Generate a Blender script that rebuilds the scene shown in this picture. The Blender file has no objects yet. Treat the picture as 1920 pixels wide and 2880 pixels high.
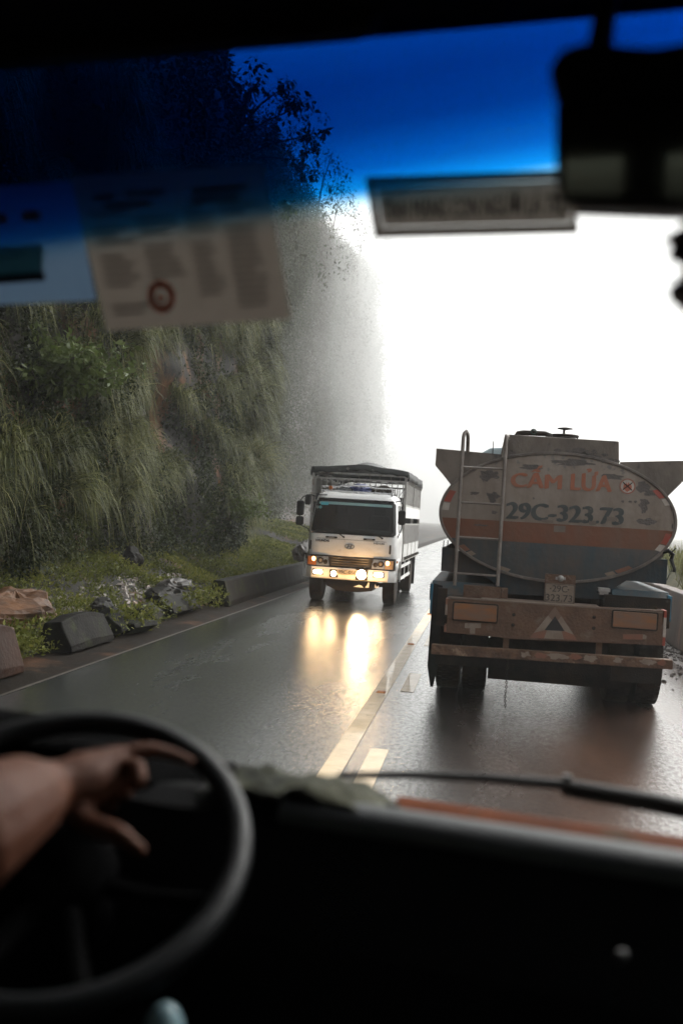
import bpy, bmesh, math, random
import numpy as np
from mathutils import Vector, Matrix, noise
R_ = math.radians
PI = math.pi
random.seed(7)
rng = np.random.default_rng(7)
S = bpy.context.scene
COL = S.collection

# ------------------------------------------------------------------ camera
CAM_H = 1.92
cam_d = bpy.data.cameras.new('camera')
cam = bpy.data.objects.new('camera', cam_d)
COL.objects.link(cam)
_d = Vector((331 / 2287, -29 / 2287, -1)).normalized()
_u = Vector((math.sin(R_(3.45)), math.cos(R_(3.45)), 0))
_u.z = -(_u.x * _d.x + _u.y * _d.y) / _d.z
_u.normalize()
_r = _d.cross(_u)
cam.matrix_world = Matrix.Translation((0, 0, CAM_H)) @ Matrix((_r, _d, _u)).to_4x4()
cam_d.sensor_fit = 'VERTICAL'
cam_d.sensor_height = 36
cam_d.sensor_width = 24
cam_d.lens = 35
cam_d.clip_start = 0.02
cam_d.clip_end = 2000
cam_d.dof.use_dof = True
cam_d.dof.focus_distance = 14
cam_d.dof.aperture_fstop = 2.4
S.camera = cam

# ------------------------------------------------------------------ light
SUN_EL, SUN_AZ = R_(42), R_(38)          # azimuth clockwise from +Y: ahead and to the right
W = bpy.data.worlds.new('World')
S.world = W
W.use_nodes = True
wn, wl = W.node_tree.nodes, W.node_tree.links
wn.clear()
sky = wn.new('ShaderNodeTexSky')
sky.sky_type = 'NISHITA'
sky.sun_disc = False
sky.sun_elevation = SUN_EL
sky.sun_rotation = SUN_AZ
sky.air_density = 1.0
sky.dust_density = 6.0
hs = wn.new('ShaderNodeHueSaturation')
hs.inputs['Saturation'].default_value = 0.10
bg = wn.new('ShaderNodeBackground')
bg.inputs['Strength'].default_value = 0.15
wo = wn.new('ShaderNodeOutputWorld')
wl.new(sky.outputs[0], hs.inputs['Color'])
wl.new(hs.outputs[0], bg.inputs['Color'])
wl.new(bg.outputs[0], wo.inputs['Surface'])
sun_d = bpy.data.lights.new('sun', 'SUN')
sun_d.energy = 1.0
sun_d.angle = R_(20)
sun_d.color = (1, 0.97, 0.93)
sun = bpy.data.objects.new('sun', sun_d)
COL.objects.link(sun)
_sd = Vector((math.sin(SUN_AZ) * math.cos(SUN_EL), math.cos(SUN_AZ) * math.cos(SUN_EL), math.sin(SUN_EL)))
sun.rotation_euler = _sd.to_track_quat('Z', 'Y').to_euler()
sun.location = (20, 20, 65)

S.view_settings.view_transform = 'Standard'
S.view_settings.look = 'None'
S.view_settings.exposure = 0.95
S.view_settings.gamma = 1
S.render.engine = 'CYCLES'
S.cycles.use_denoising = True
try:
    S.cycles.denoiser = 'OPENIMAGEDENOISE'
except Exception:
    pass
S.cycles.max_bounces = 7
S.cycles.diffuse_bounces = 2
S.cycles.glossy_bounces = 4
S.cycles.transmission_bounces = 4
S.cycles.transparent_max_bounces = 16
S.cycles.volume_bounces = 4
S.cycles.caustics_reflective = False
S.cycles.caustics_refractive = False
S.cycles.sample_clamp_indirect = 4
HAZE_DENSITY = 0.00125

# ------------------------------------------------------------------ materials
def new_mat(name):
    m = bpy.data.materials.new(name)
    m.use_nodes = True
    nt = m.node_tree
    return m, nt.nodes, nt.links, nt.nodes['Principled BSDF']

def lin(c):
    return (c[0], c[1], c[2], 1)

def pm(name, c1, c2=None, scale=6, rough=0.6, rough2=None, metal=0.0, bump=0.0, bscale=60, detail=6, contrast=(0.35, 0.65),
       c3=None, s3=2.0, t3=(0.55, 0.62), spec=0.5, stretch=None, coat=0.0):
    """Principled material: two tones mixed by noise, a third (wear, dirt, rust) in patches, bumped by fine noise."""
    m, N, L, b = new_mat(name)
    b.inputs['Metallic'].default_value = metal
    b.inputs['Roughness'].default_value = rough
    b.inputs['Specular IOR Level'].default_value = spec
    b.inputs['Coat Weight'].default_value = coat
    tc = N.new('ShaderNodeTexCoord')
    mp = N.new('ShaderNodeMapping')
    L.new(tc.outputs['Object'], mp.inputs['Vector'])
    if stretch:
        mp.inputs['Scale'].default_value = stretch
    col = None
    if c2 is None:
        c2 = tuple(x * 0.8 for x in c1)
    n = N.new('ShaderNodeTexNoise')
    n.inputs['Scale'].default_value = scale
    n.inputs['Detail'].default_value = detail
    n.inputs['Roughness'].default_value = 0.65
    L.new(mp.outputs[0], n.inputs['Vector'])
    r = N.new('ShaderNodeValToRGB')
    r.color_ramp.elements[0].position = contrast[0]
    r.color_ramp.elements[0].color = lin(c1)
    r.color_ramp.elements[1].position = contrast[1]
    r.color_ramp.elements[1].color = lin(c2)
    L.new(n.outputs[0], r.inputs[0])
    col = r.outputs[0]
    if rough2 is not None:
        rr = N.new('ShaderNodeMapRange')
        rr.inputs['To Min'].default_value = rough
        rr.inputs['To Max'].default_value = rough2
        rr.inputs['From Min'].default_value = contrast[0]
        rr.inputs['From Max'].default_value = contrast[1]
        L.new(n.outputs[0], rr.inputs['Value'])
        L.new(rr.outputs[0], b.inputs['Roughness'])
    if c3 is not None:
        n3 = N.new('ShaderNodeTexNoise')
        n3.inputs['Scale'].default_value = s3
        n3.inputs['Detail'].default_value = 8
        n3.inputs['Roughness'].default_value = 0.6
        L.new(mp.outputs[0], n3.inputs['Vector'])
        r3 = N.new('ShaderNodeMapRange')
        r3.inputs['From Min'].default_value = t3[0]
        r3.inputs['From Max'].default_value = t3[1]
        L.new(n3.outputs[0], r3.inputs['Value'])
        mx = N.new('ShaderNodeMix')
        mx.data_type = 'RGBA'
        L.new(r3.outputs[0], mx.inputs['Factor'])
        L.new(col, mx.inputs[6])
        mx.inputs[7].default_value = lin(c3)
        col = mx.outputs[2]
    L.new(col, b.inputs['Base Color'])
    if bump:
        nb = N.new('ShaderNodeTexNoise')
        nb.inputs['Scale'].default_value = bscale
        nb.inputs['Detail'].default_value = 5
        L.new(mp.outputs[0], nb.inputs['Vector'])
        bp = N.new('ShaderNodeBump')
        bp.inputs['Strength'].default_value = bump
        bp.inputs['Distance'].default_value = 0.02
        L.new(nb.outputs[0], bp.inputs['Height'])
        L.new(bp.outputs[0], b.inputs['Normal'])
    return m

def emit(name, c, s):
    m, N, L, b = new_mat(name)
    b.inputs['Base Color'].default_value = lin(c)
    b.inputs['Emission Color'].default_value = lin(c)
    b.inputs['Emission Strength'].default_value = s
    return m

def clear_glass(name, tint, gloss=0.04):
    """Thin clear pane: straight-through tinted transparency with a faint mirror coat."""
    m, N, L, b = new_mat(name)
    N.remove(b)
    t = N.new('ShaderNodeBsdfTransparent')
    t.inputs[0].default_value = lin(tint)
    g = N.new('ShaderNodeBsdfGlossy')
    g.inputs['Roughness'].default_value = 0.03
    fr = N.new('ShaderNodeFresnel')
    fr.inputs['IOR'].default_value = 1.45
    mu = N.new('ShaderNodeMath')
    mu.operation = 'MULTIPLY'
    mu.inputs[1].default_value = gloss / 0.034
    L.new(fr.outputs[0], mu.inputs[0])
    mx = N.new('ShaderNodeMixShader')
    L.new(mu.outputs[0], mx.inputs[0])
    L.new(t.outputs[0], mx.inputs[1])
    L.new(g.outputs[0], mx.inputs[2])
    L.new(mx.outputs[0], N['Material Output'].inputs['Surface'])
    return m, N, L, t

def leaf_mat(name, tones, rough=0.5, trans=0.35):
    """Foliage: tone picked per blade or leaf from the mesh attribute 'tone'; part of the light passes through."""
    m, N, L, b = new_mat(name)
    at = N.new('ShaderNodeAttribute')
    at.attribute_name = 'tone'
    r = N.new('ShaderNodeValToRGB')
    el = r.color_ramp.elements
    el[0].position = 0
    el[0].color = lin(tones[0])
    el[1].position = 1
    el[1].color = lin(tones[-1])
    for i, t in enumerate(tones[1:-1]):
        e = el.new((i + 1) / (len(tones) - 1))
        e.color = lin(t)
    L.new(at.outputs['Fac'], r.inputs[0])
    L.new(r.outputs[0], b.inputs['Base Color'])
    b.inputs['Roughness'].default_value = rough
    b.inputs['Specular IOR Level'].default_value = 0.12
    tr = N.new('ShaderNodeBsdfTranslucent')
    L.new(r.outputs[0], tr.inputs['Color'])
    mx = N.new('ShaderNodeMixShader')
    mx.inputs[0].default_value = trans
    L.new(b.outputs[0], mx.inputs[1])
    L.new(tr.outputs[0], mx.inputs[2])
    L.new(mx.outputs[0], N['Material Output'].inputs['Surface'])
    return m

# ------------------------------------------------------------------ mesh helpers
class MB:
    def __init__(s):
        s.v = []
        s.f = []

    def add(s, vs, fs):
        o = len(s.v)
        s.v += [tuple(v) for v in vs]
        s.f += [tuple(i + o for i in f) for f in fs]
        return s

    def box(s, x0, x1, y0, y1, z0, z1):
        return s.hexa([(x0, y0, z0), (x1, y0, z0), (x1, y1, z0), (x0, y1, z0), (x0, y0, z1), (x1, y0, z1), (x1, y1, z1), (x0, y1, z1)])

    def hexa(s, p):
        return s.add(p, [(0, 3, 2, 1), (4, 5, 6, 7), (0, 1, 5, 4), (1, 2, 6, 5), (2, 3, 7, 6), (3, 0, 4, 7)])

    def prism(s, poly, y0, y1):
        """poly in (x,z), drawn counter-clockwise seen from -Y, extruded from y0 to y1 (numbers or functions of x,z)."""
        n = len(poly)
        fy0 = y0 if callable(y0) else (lambda x, z: y0)
        fy1 = y1 if callable(y1) else (lambda x, z: y1)
        vs = [(x, fy0(x, z), z) for x, z in poly] + [(x, fy1(x, z), z) for x, z in poly]
        fs = [tuple(range(n)), tuple(range(2 * n - 1, n - 1, -1))]
        fs += [(i, i + n, (i + 1) % n + n, (i + 1) % n) for i in range(n)]
        return s.add(vs, fs)

    def sheet(s, poly, y):
        return s.add([(x, y(x, z), z) for x, z in poly], [tuple(range(len(poly)))])

    def ring(s, outer, inner, y0, y1):
        n = len(outer)
        f0 = y0 if callable(y0) else (lambda x, z: y0)
        f1 = y1 if callable(y1) else (lambda x, z: y1)
        vs = [(x, f0(x, z), z) for x, z in outer] + [(x, f0(x, z), z) for x, z in inner]
        vs += [(x, f1(x, z), z) for x, z in outer] + [(x, f1(x, z), z) for x, z in inner]
        fs = []
        for i in range(n):
            j = (i + 1) % n
            fs += [(i, j, n + j, n + i), (2 * n + j, 2 * n + i, 3 * n + i, 3 * n + j), (i, 2 * n + i, 2 * n + j, j), (n + j, 3 * n + j, 3 * n + i, n + i)]
        return s.add(vs, fs)

    def tube(s, pts, r, n=10, cap=True):
        pts = [Vector(p) for p in pts]
        rs = r if isinstance(r, (list, tuple)) else [r] * len(pts)
        vs, fs = [], []
        prev = None
        for i, p in enumerate(pts):
            t = (pts[min(i + 1, len(pts) - 1)] - pts[max(i - 1, 0)]).normalized()
            if prev is None:
                a = Vector((0, 0, 1)) if abs(t.z) < 0.9 else Vector((1, 0, 0))
                e1 = t.cross(a).normalized()
            else:
                e1 = (prev - t * prev.dot(t)).normalized()
            e2 = t.cross(e1)
            prev = e1
            for k in range(n):
                g = 2 * PI * k / n
                vs.append(p + (e1 * math.cos(g) + e2 * math.sin(g)) * rs[i])
        for i in range(len(pts) - 1):
            for k in range(n):
                fs.append((i * n + k, i * n + (k + 1) % n, (i + 1) * n + (k + 1) % n, (i + 1) * n + k))
        if cap:
            fs.append(tuple(range(n - 1, -1, -1)))
            fs.append(tuple(range((len(pts) - 1) * n, len(pts) * n)))
        return s.add(vs, fs)

    def lathe(s, prof, c, axis, n=32):
        """prof = [(along axis, radius)]; closed with the end radii."""
        c, a = Vector(c), Vector(axis).normalized()
        e1 = a.cross(Vector((0, 0, 1)) if abs(a.z) < 0.9 else Vector((1, 0, 0))).normalized()
        e2 = a.cross(e1)
        vs, fs = [], []
        for h, r in prof:
            for k in range(n):
                g = 2 * PI * k / n
                vs.append(c + a * h + (e1 * math.cos(g) + e2 * math.sin(g)) * r)
        for i in range(len(prof) - 1):
            for k in range(n):
                fs.append((i * n + k, i * n + (k + 1) % n, (i + 1) * n + (k + 1) % n, (i + 1) * n + k))
        fs.append(tuple(range(n - 1, -1, -1)))
        fs.append(tuple(range((len(prof) - 1) * n, len(prof) * n)))
        return s.add(vs, fs)

    def torus(s, c, e1, e2, R, r, n=64, k=12, a0=0.0, a1=2 * PI):
        c, e1, e2 = Vector(c), Vector(e1), Vector(e2)
        nn = e1.cross(e2)
        vs, fs = [], []
        full = abs(a1 - a0 - 2 * PI) < 1e-4
        m = n if full else n + 1
        for i in range(m):
            g = a0 + (a1 - a0) * i / n
            d = e1 * math.cos(g) + e2 * math.sin(g)
            for j in range(k):
                h = 2 * PI * j / k
                vs.append(c + d * (R + r * math.cos(h)) + nn * r * math.sin(h))
        for i in range(n):
            for j in range(k):
                fs.append((i * k + j, ((i + 1) % m) * k + j, ((i + 1) % m) * k + (j + 1) % k, i * k + (j + 1) % k))
        return s.add(vs, fs)

    def ball(s, c, r, nu=16, nv=10, jitter=0.0, seed=0, fr=1.5):
        rx, ry, rz = r if isinstance(r, (tuple, list)) else (r, r, r)
        vs, fs = [], []
        for i in range(nv + 1):
            th = PI * i / nv
            for j in range(nu):
                ph = 2 * PI * j / nu
                d = Vector((math.sin(th) * math.cos(ph), math.sin(th) * math.sin(ph), math.cos(th)))
                k = 1.0
                if jitter:
                    k += jitter * noise.fractal(d * fr + Vector((seed * 7.3, seed * 3.1, 0)), 0.8, 2.1, 5)
                vs.append((c[0] + d.x * rx * k, c[1] + d.y * ry * k, c[2] + d.z * rz * k))
        for i in range(nv):
            for j in range(nu):
                fs.append((i * nu + j, (i + 1) * nu + j, (i + 1) * nu + (j + 1) % nu, i * nu + (j + 1) % nu))
        return s.add(vs, fs)

def rrect(x0, x1, z0, z1, r, n=5):
    out = []
    for cx, cz, a in ((x1 - r, z0 + r, -90), (x1 - r, z1 - r, 0), (x0 + r, z1 - r, 90), (x0 + r, z0 + r, 180)):
        for i in range(n + 1):
            g = R_(a + 90 * i / n)
            out.append((cx + r * math.cos(g), cz + r * math.sin(g)))
    return out

def props(o, label=None, cat=None, group=None, kind=None):
    for k, v in (('label', label), ('category', cat), ('group', group), ('kind', kind)):
        if v:
            o[k] = v
    return o

def thing(name, loc, label, cat, group=None, rz=0.0):
    o = bpy.data.objects.new(name, None)
    o.empty_display_size = 0.3
    COL.objects.link(o)
    o.location = loc
    o.rotation_euler = (0, 0, rz)
    return props(o, label, cat, group)

def root_loc(p):
    v = Vector((0, 0, 0))
    while p is not None:
        v = v + Vector(p.location)
        p = p.parent
    return v

def link(name, me, m, parent=None, smooth=False, bevel=0.0, solid=0.0, angle=40, subsurf=0):
    o = bpy.data.objects.new(name, me)
    COL.objects.link(o)
    o.parent = parent
    if m is not None:
        me.materials.append(m)
    if smooth:
        me.polygons.foreach_set('use_smooth', [True] * len(me.polygons))
        if angle < 180:
            try:
                me.set_sharp_from_angle(angle=R_(angle))
            except Exception:
                pass
    if solid:
        md = o.modifiers.new('solid', 'SOLIDIFY')
        md.thickness = solid
        md.offset = 0
    if subsurf:
        md = o.modifiers.new('sub', 'SUBSURF')
        md.levels = md.render_levels = subsurf
    if bevel:
        md = o.modifiers.new('bevel', 'BEVEL')
        md.width = bevel
        md.segments = 2
        md.limit_method = 'ANGLE'
        md.angle_limit = R_(35)
    return o

def obj(name, mb, m, parent=None, fix=True, **kw):
    """One mesh object from MB (coordinates in the root's frame before the root is moved)."""
    off = root_loc(parent) if parent is not None else Vector((0, 0, 0))
    me = bpy.data.meshes.new(name)
    me.from_pydata([(x - off.x, y - off.y, z - off.z) for x, y, z in mb.v], [], mb.f)
    if fix:
        bm = bmesh.new()
        bm.from_mesh(me)
        bmesh.ops.recalc_face_normals(bm, faces=bm.faces)
        bm.to_mesh(me)
        bm.free()
    return link(name, me, m, parent, **kw)

def top(name, mb, m, label=None, cat=None, group=None, kind=None, origin=None, rz=0.0, **kw):
    """A top-level thing that is one mesh: its origin goes to the base of its own shape; rz turns the frame it was drawn in."""
    a = np.array(mb.v)
    c = Vector(origin) if origin is not None else Vector(((a[:, 0].min() + a[:, 0].max()) / 2, (a[:, 1].min() + a[:, 1].max()) / 2, a[:, 2].min()))
    mb.v = [(x - c.x, y - c.y, z - c.z) for x, y, z in mb.v]
    o = obj(name, mb, m, None, **kw)
    o.location = Matrix.Rotation(rz, 3, 'Z') @ c
    o.rotation_euler = (0, 0, rz)
    return props(o, label, cat, group, kind)

def fast_mesh(name, V, Q, tone=None):
    """Mesh from numpy arrays: V (n,3), Q (m,4) quads; tone = one value per vertex."""
    me = bpy.data.meshes.new(name)
    me.vertices.add(len(V))
    me.vertices.foreach_set('co', np.ascontiguousarray(V, dtype=np.float32).ravel())
    me.loops.add(Q.size)
    me.loops.foreach_set('vertex_index', np.ascontiguousarray(Q, dtype=np.int32).ravel())
    me.polygons.add(len(Q))
    me.polygons.foreach_set('loop_start', np.arange(0, Q.size, 4, dtype=np.int32))
    me.polygons.foreach_set('loop_total', np.full(len(Q), 4, dtype=np.int32))
    me.update(calc_edges=True)
    if tone is not None:
        a = me.attributes.new('tone', 'FLOAT', 'POINT')
        a.data.foreach_set('value', np.ascontiguousarray(tone, dtype=np.float32))
    return me

_ref = {}
def text_mesh(body, x0, x1, z0, z1, bold=0.0, depth=0.004, y=0.0):
    """Lettering as a solid mesh in the XZ plane reading from -Y, its outline fitted to the given box; y may be a function of (x,z)."""
    cu = bpy.data.curves.new('lettering', 'FONT')
    cu.body = body
    cu.size = 1
    cu.extrude = 0.01
    cu.resolution_u = 4
    ob = bpy.data.objects.new('lettering', cu)
    COL.objects.link(ob)
    dg = bpy.context.evaluated_depsgraph_get()
    me = ob.evaluated_get(dg).to_mesh()
    vs = np.array([v.co[:] for v in me.vertices])
    fs = [tuple(p.vertices) for p in me.polygons]
    if bold:                                   # heavier strokes: the outline laid down three times, a little apart
        n0 = len(vs)
        sh = [(-bold, -0.35 * bold, 0.0), (bold, 0.35 * bold, 0.002), (0.0, 0.0, 0.004)]
        vs = np.concatenate([vs + np.array(d) * np.array([1, 1, 0]) + np.array([0, 0, d[2]]) * (vs[:, 2:3] > 0) for d in sh])
        fs = [tuple(i + k * n0 for i in f) for k in range(3) for f in fs]
    ob.evaluated_get(dg).to_mesh_clear()
    bpy.data.objects.remove(ob)
    bpy.data.curves.remove(cu)
    a0, a1 = vs[:, 0].min(), vs[:, 0].max()
    b0, b1 = vs[:, 1].min(), vs[:, 1].max()
    X = x0 + (vs[:, 0] - a0) / (a1 - a0) * (x1 - x0)
    Z = z0 + (vs[:, 1] - b0) / (b1 - b0) * (z1 - z0)
    mb = MB()
    fy = y if callable(y) else (lambda a, b: y)
    mb.add([(X[i], fy(X[i], Z[i]) + (0.0 if vs[i, 2] < 0 else -depth * vs[i, 2] / 0.01), Z[i]) for i in range(len(vs))], fs)
    return mb

# ------------------------------------------------------------------ shared materials
M = {}
M['black_plastic'] = pm('black_plastic', (0.008, 0.008, 0.008), (0.013, 0.013, 0.013), 20, 0.6, bump=0.15, bscale=300, spec=0.15)
M['rubber'] = pm('tyre_rubber', (0.016, 0.014, 0.012), (0.035, 0.026, 0.019), 5, 0.75, bump=0.3, bscale=60, c3=(0.05, 0.03, 0.018), s3=2.5, t3=(0.52, 0.72), spec=0.12)
M['dark_steel'] = pm('dark_steel', (0.014, 0.012, 0.01), (0.04, 0.027, 0.018), 5, 0.65, bump=0.2, bscale=40, spec=0.2)
M['chrome'] = pm('bright_metal', (0.6, 0.6, 0.6), (0.5, 0.5, 0.5), 8, 0.22, metal=1.0)
M['rail_steel'] = pm('rail_steel', (0.42, 0.41, 0.39), (0.3, 0.28, 0.26), 9, 0.45, metal=0.3, c3=(0.16, 0.1, 0.06), s3=6, t3=(0.58, 0.72))
M['white_paint'] = pm('white_truck_paint', (0.86, 0.86, 0.85), (0.8, 0.79, 0.77), 2.5, 0.28, coat=0.3, c3=(0.5, 0.45, 0.38), s3=5, t3=(0.62, 0.85))

# ================================================================== the setting
def road_mat():
    m, N, L, b = new_mat('wet_asphalt')
    tc = N.new('ShaderNodeTexCoord')
    mp = N.new('ShaderNodeMapping')
    mp.inputs['Scale'].default_value = (1.0, 0.22, 1)
    L.new(tc.outputs['Object'], mp.inputs['Vector'])
    big = N.new('ShaderNodeTexNoise')
    big.inputs['Scale'].default_value = 1.6
    big.inputs['Detail'].default_value = 7
    big.inputs['Roughness'].default_value = 0.62
    L.new(mp.outputs[0], big.inputs['Vector'])
    gr = N.new('ShaderNodeTexNoise')
    gr.inputs['Scale'].default_value = 26
    gr.inputs['Detail'].default_value = 6
    gr.inputs['Roughness'].default_value = 0.75
    gmap = N.new('ShaderNodeMapping')
    gmap.inputs['Scale'].default_value = (1, 0.45, 1)
    L.new(tc.outputs['Object'], gmap.inputs['Vector'])
    L.new(gmap.outputs[0], gr.inputs['Vector'])
    cr = N.new('ShaderNodeValToRGB')
    cr.color_ramp.elements[0].position = 0.35
    cr.color_ramp.elements[0].color = (0.011, 0.0125, 0.0125, 1)
    cr.color_ramp.elements[1].position = 0.7
    cr.color_ramp.elements[1].color = (0.068, 0.074, 0.074, 1)
    L.new(gr.outputs[0], cr.inputs[0])
    # reddish brown mixed into the right-hand lane: dirt and the tanker's reflected brown
    sx = N.new('ShaderNodeSeparateXYZ')
    L.new(tc.outputs['Object'], sx.inputs[0])
    mr = N.new('ShaderNodeMapRange')
    mr.inputs['From Min'].default_value = -0.6
    mr.inputs['From Max'].default_value = 1.2
    L.new(sx.outputs['X'], mr.inputs['Value'])
    mm = N.new('ShaderNodeMath')
    mm.operation = 'MULTIPLY'
    L.new(mr.outputs[0], mm.inputs[0])
    L.new(big.outputs[0], mm.inputs[1])
    mx = N.new('ShaderNodeMix')
    mx.data_type = 'RGBA'
    L.new(mm.outputs[0], mx.inputs['Factor'])
    L.new(cr.outputs[0], mx.inputs[6])
    mx.inputs[7].default_value = (0.15, 0.066, 0.034, 1)
    L.new(mx.outputs[2], b.inputs['Base Color'])
    rr = N.new('ShaderNodeMapRange')
    rr.inputs['From Min'].default_value = 0.35
    rr.inputs['From Max'].default_value = 0.68
    rr.inputs['To Min'].default_value = 0.15
    trk = N.new('ShaderNodeMath')                 # paler worn strips where the wheels run
    trk.operation = 'SINE'
    tk2 = N.new('ShaderNodeMath')
    tk2.operation = 'MULTIPLY_ADD'
    tk2.inputs[1].default_value = 3.55
    tk2.inputs[2].default_value = 0.9
    L.new(sx.outputs['X'], tk2.inputs[0])
    L.new(tk2.outputs[0], trk.inputs[0])
    rr.inputs['To Max'].default_value = 0.30
    L.new(big.outputs[0], rr.inputs['Value'])
    tk3 = N.new('ShaderNodeMath')
    tk3.operation = 'MULTIPLY_ADD'
    tk3.inputs[1].default_value = 0.06
    L.new(trk.outputs[0], tk3.inputs[0])
    L.new(rr.outputs[0], tk3.inputs[2])
    L.new(tk3.outputs[0], b.inputs['Roughness'])
    tk4 = N.new('ShaderNodeMapRange')
    tk4.inputs['From Min'].default_value = -1
    tk4.inputs['To Min'].default_value = 0.10
    tk4.inputs['To Max'].default_value = 0.16
    L.new(trk.outputs[0], tk4.inputs['Value'])
    tk5 = N.new('ShaderNodeMath')
    tk5.operation = 'MULTIPLY_ADD'
    tk5.inputs[1].default_value = 0.16
    tk5.inputs[2].default_value = -0.07
    L.new(big.outputs[0], tk5.inputs[0])
    tk6 = N.new('ShaderNodeMath')
    L.new(tk4.outputs[0], tk6.inputs[0])
    L.new(tk5.outputs[0], tk6.inputs[1])
    L.new(tk6.outputs[0], b.inputs['Coat Roughness'])
    b.inputs['Specular IOR Level'].default_value = 0.6
    bp = N.new('ShaderNodeBump')
    bp.inputs['Strength'].default_value = 0.7
    bp.inputs['Distance'].default_value = 0.006
    L.new(gr.outputs[0], bp.inputs['Height'])
    b2 = N.new('ShaderNodeBump')
    b2.inputs['Strength'].default_value = 0.15
    b2.inputs['Distance'].default_value = 0.03
    L.new(big.outputs[0], b2.inputs['Height'])
    L.new(bp.outputs[0], b2.inputs['Normal'])
    L.new(b2.outputs[0], b.inputs['Normal'])
    # the film of water lying over the stones
    film = N.new('ShaderNodeBump')
    film.inputs['Strength'].default_value = 0.6
    film.inputs['Distance'].default_value = 0.006
    L.new(gr.outputs[0], film.inputs['Height'])
    cw = N.new('ShaderNodeMapRange')               # stones standing out of the water
    cw.inputs['From Min'].default_value = 0.46
    cw.inputs['From Max'].default_value = 0.60
    cw.inputs['To Min'].default_value = 1.0
    cw.inputs['To Max'].default_value = 0.25
    L.new(gr.outputs[0], cw.inputs['Value'])
    L.new(cw.outputs[0], b.inputs['Coat Weight'])
    b.inputs['Coat IOR'].default_value = 1.45
    L.new(film.outputs[0], b.inputs['Coat Normal'])
    return m

def strip(x0, x1, ya, yb, z, step=6.0):
    mb = MB()
    n = max(1, int((yb - ya) / step))
    for i in range(n):
        a, c = ya + (yb - ya) * i / n, ya + (yb - ya) * (i + 1) / n
        mb.add([(x0, a, z), (x1, a, z), (x1, c, z), (x0, c, z)], [(0, 1, 2, 3)])
    return mb

Y_NEAR, Y_FAR = -12.0, 1240.0
top('ground', strip(-300, 200, Y_NEAR, Y_FAR, -0.06), pm('bare_earth', (0.09, 0.07, 0.05), (0.05, 0.055, 0.03), 0.6, 0.8, bump=0.4, bscale=8), kind='structure')
top('road', strip(-4.5, 2.95, Y_NEAR, Y_FAR, 0.0), road_mat(), kind='structure', origin=(0, 0, 0))
def worn_paint(name, c):
    return pm(name, c, tuple(x * 0.82 for x in c), 5, 0.3, rough2=0.45, coat=0.6, bump=0.25, bscale=90, c3=(0.16, 0.13, 0.11), s3=7, t3=(0.6, 0.74))
line_paint = worn_paint('worn_cream_paint', (0.80, 0.60, 0.36))
top('centre_line', strip(-1.12, -0.955, Y_NEAR, Y_FAR, 0.004), line_paint, kind='structure', origin=(0, 0, 0))
dash = MB()
for k in range(-4, 60):
    d = strip(-0.835, -0.685, 6.89 + 4.25 * k, 8.27 + 4.25 * k, 0.004)
    dash.add(d.v, d.f)
top('dashed_line', dash, line_paint, kind='structure', origin=(0, 0, 0))
top('edge_line', strip(-4.52, -4.475, Y_NEAR, 140, 0.004), pm('faded_edge_paint', (0.07, 0.055, 0.042), (0.03, 0.025, 0.02), 8, 0.6, bump=0.2, bscale=90), kind='structure', origin=(0, 0, 0))
gm = pm('wet_gutter_concrete', (0.008, 0.007, 0.006), (0.02, 0.015, 0.011), 3, 0.6, rough2=0.75, spec=0.06, bump=0.5, bscale=30, c3=(0.12, 0.06, 0.035), s3=0.8, t3=(0.55, 0.75))
g = MB()
for i in range(110):
    a = Y_NEAR + i * 1.4
    jz = 0.012 * noise.noise(Vector((0, a * 0.7, 3)))
    jz2 = 0.012 * noise.noise(Vector((0, (a + 1.4) * 0.7, 3)))
    g.add([(-5.25, a, 0.035 + jz), (-4.5, a, 0.0), (-4.5, a + 1.4, 0.0), (-5.25, a + 1.4, 0.035 + jz2)], [(0, 1, 2, 3)])
top('gutter_path', g, gm, kind='structure')
top('roadside_path', strip(2.95, 3.35, Y_NEAR, Y_FAR, 0.0), pm('verge_grit', (0.2, 0.17, 0.15), (0.1, 0.08, 0.07), 12, 0.4, rough2=0.6, bump=0.5, bscale=40), kind='structure')

# road studs on the cream line
stud_body = pm('road_stud_plastic', (0.5, 0.16, 0.03), (0.38, 0.12, 0.03), 9, 0.4)
stud_lens = pm('road_stud_lens', (0.75, 0.3, 0.08), (0.6, 0.22, 0.05), 30, 0.2)
def stud(y, label):
    t = thing('road_stud', (-1.03, y, 0.004), label, 'road stud', 'reflective studs along the centre line')
    b = MB()
    b.hexa([(-1.08, y - 0.055, 0.004), (-0.98, y - 0.055, 0.004), (-0.98, y + 0.055, 0.004), (-1.08, y + 0.055, 0.004),
            (-1.07, y - 0.03, 0.024), (-0.99, y - 0.03, 0.024), (-0.99, y + 0.03, 0.024), (-1.07, y + 0.03, 0.024)])
    obj('stud_body', b, stud_body, t, bevel=0.003)
    l = MB()
    l.hexa([(-1.066, y - 0.0575, 0.006), (-0.994, y - 0.0575, 0.006), (-0.994, y - 0.052, 0.006), (-1.066, y - 0.052, 0.006),
            (-1.06, y - 0.036, 0.021), (-1.0, y - 0.036, 0.021), (-1.0, y - 0.03, 0.021), (-1.06, y - 0.03, 0.021)])
    obj('reflector', l, stud_lens, t)
stud(10.95, 'orange reflective stud on the cream line, the nearest and largest one')
stud(15.4, 'orange reflective stud on the cream line, the middle of three')
stud(20.6, 'small orange reflective stud on the cream line, closest to the white truck')

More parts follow.
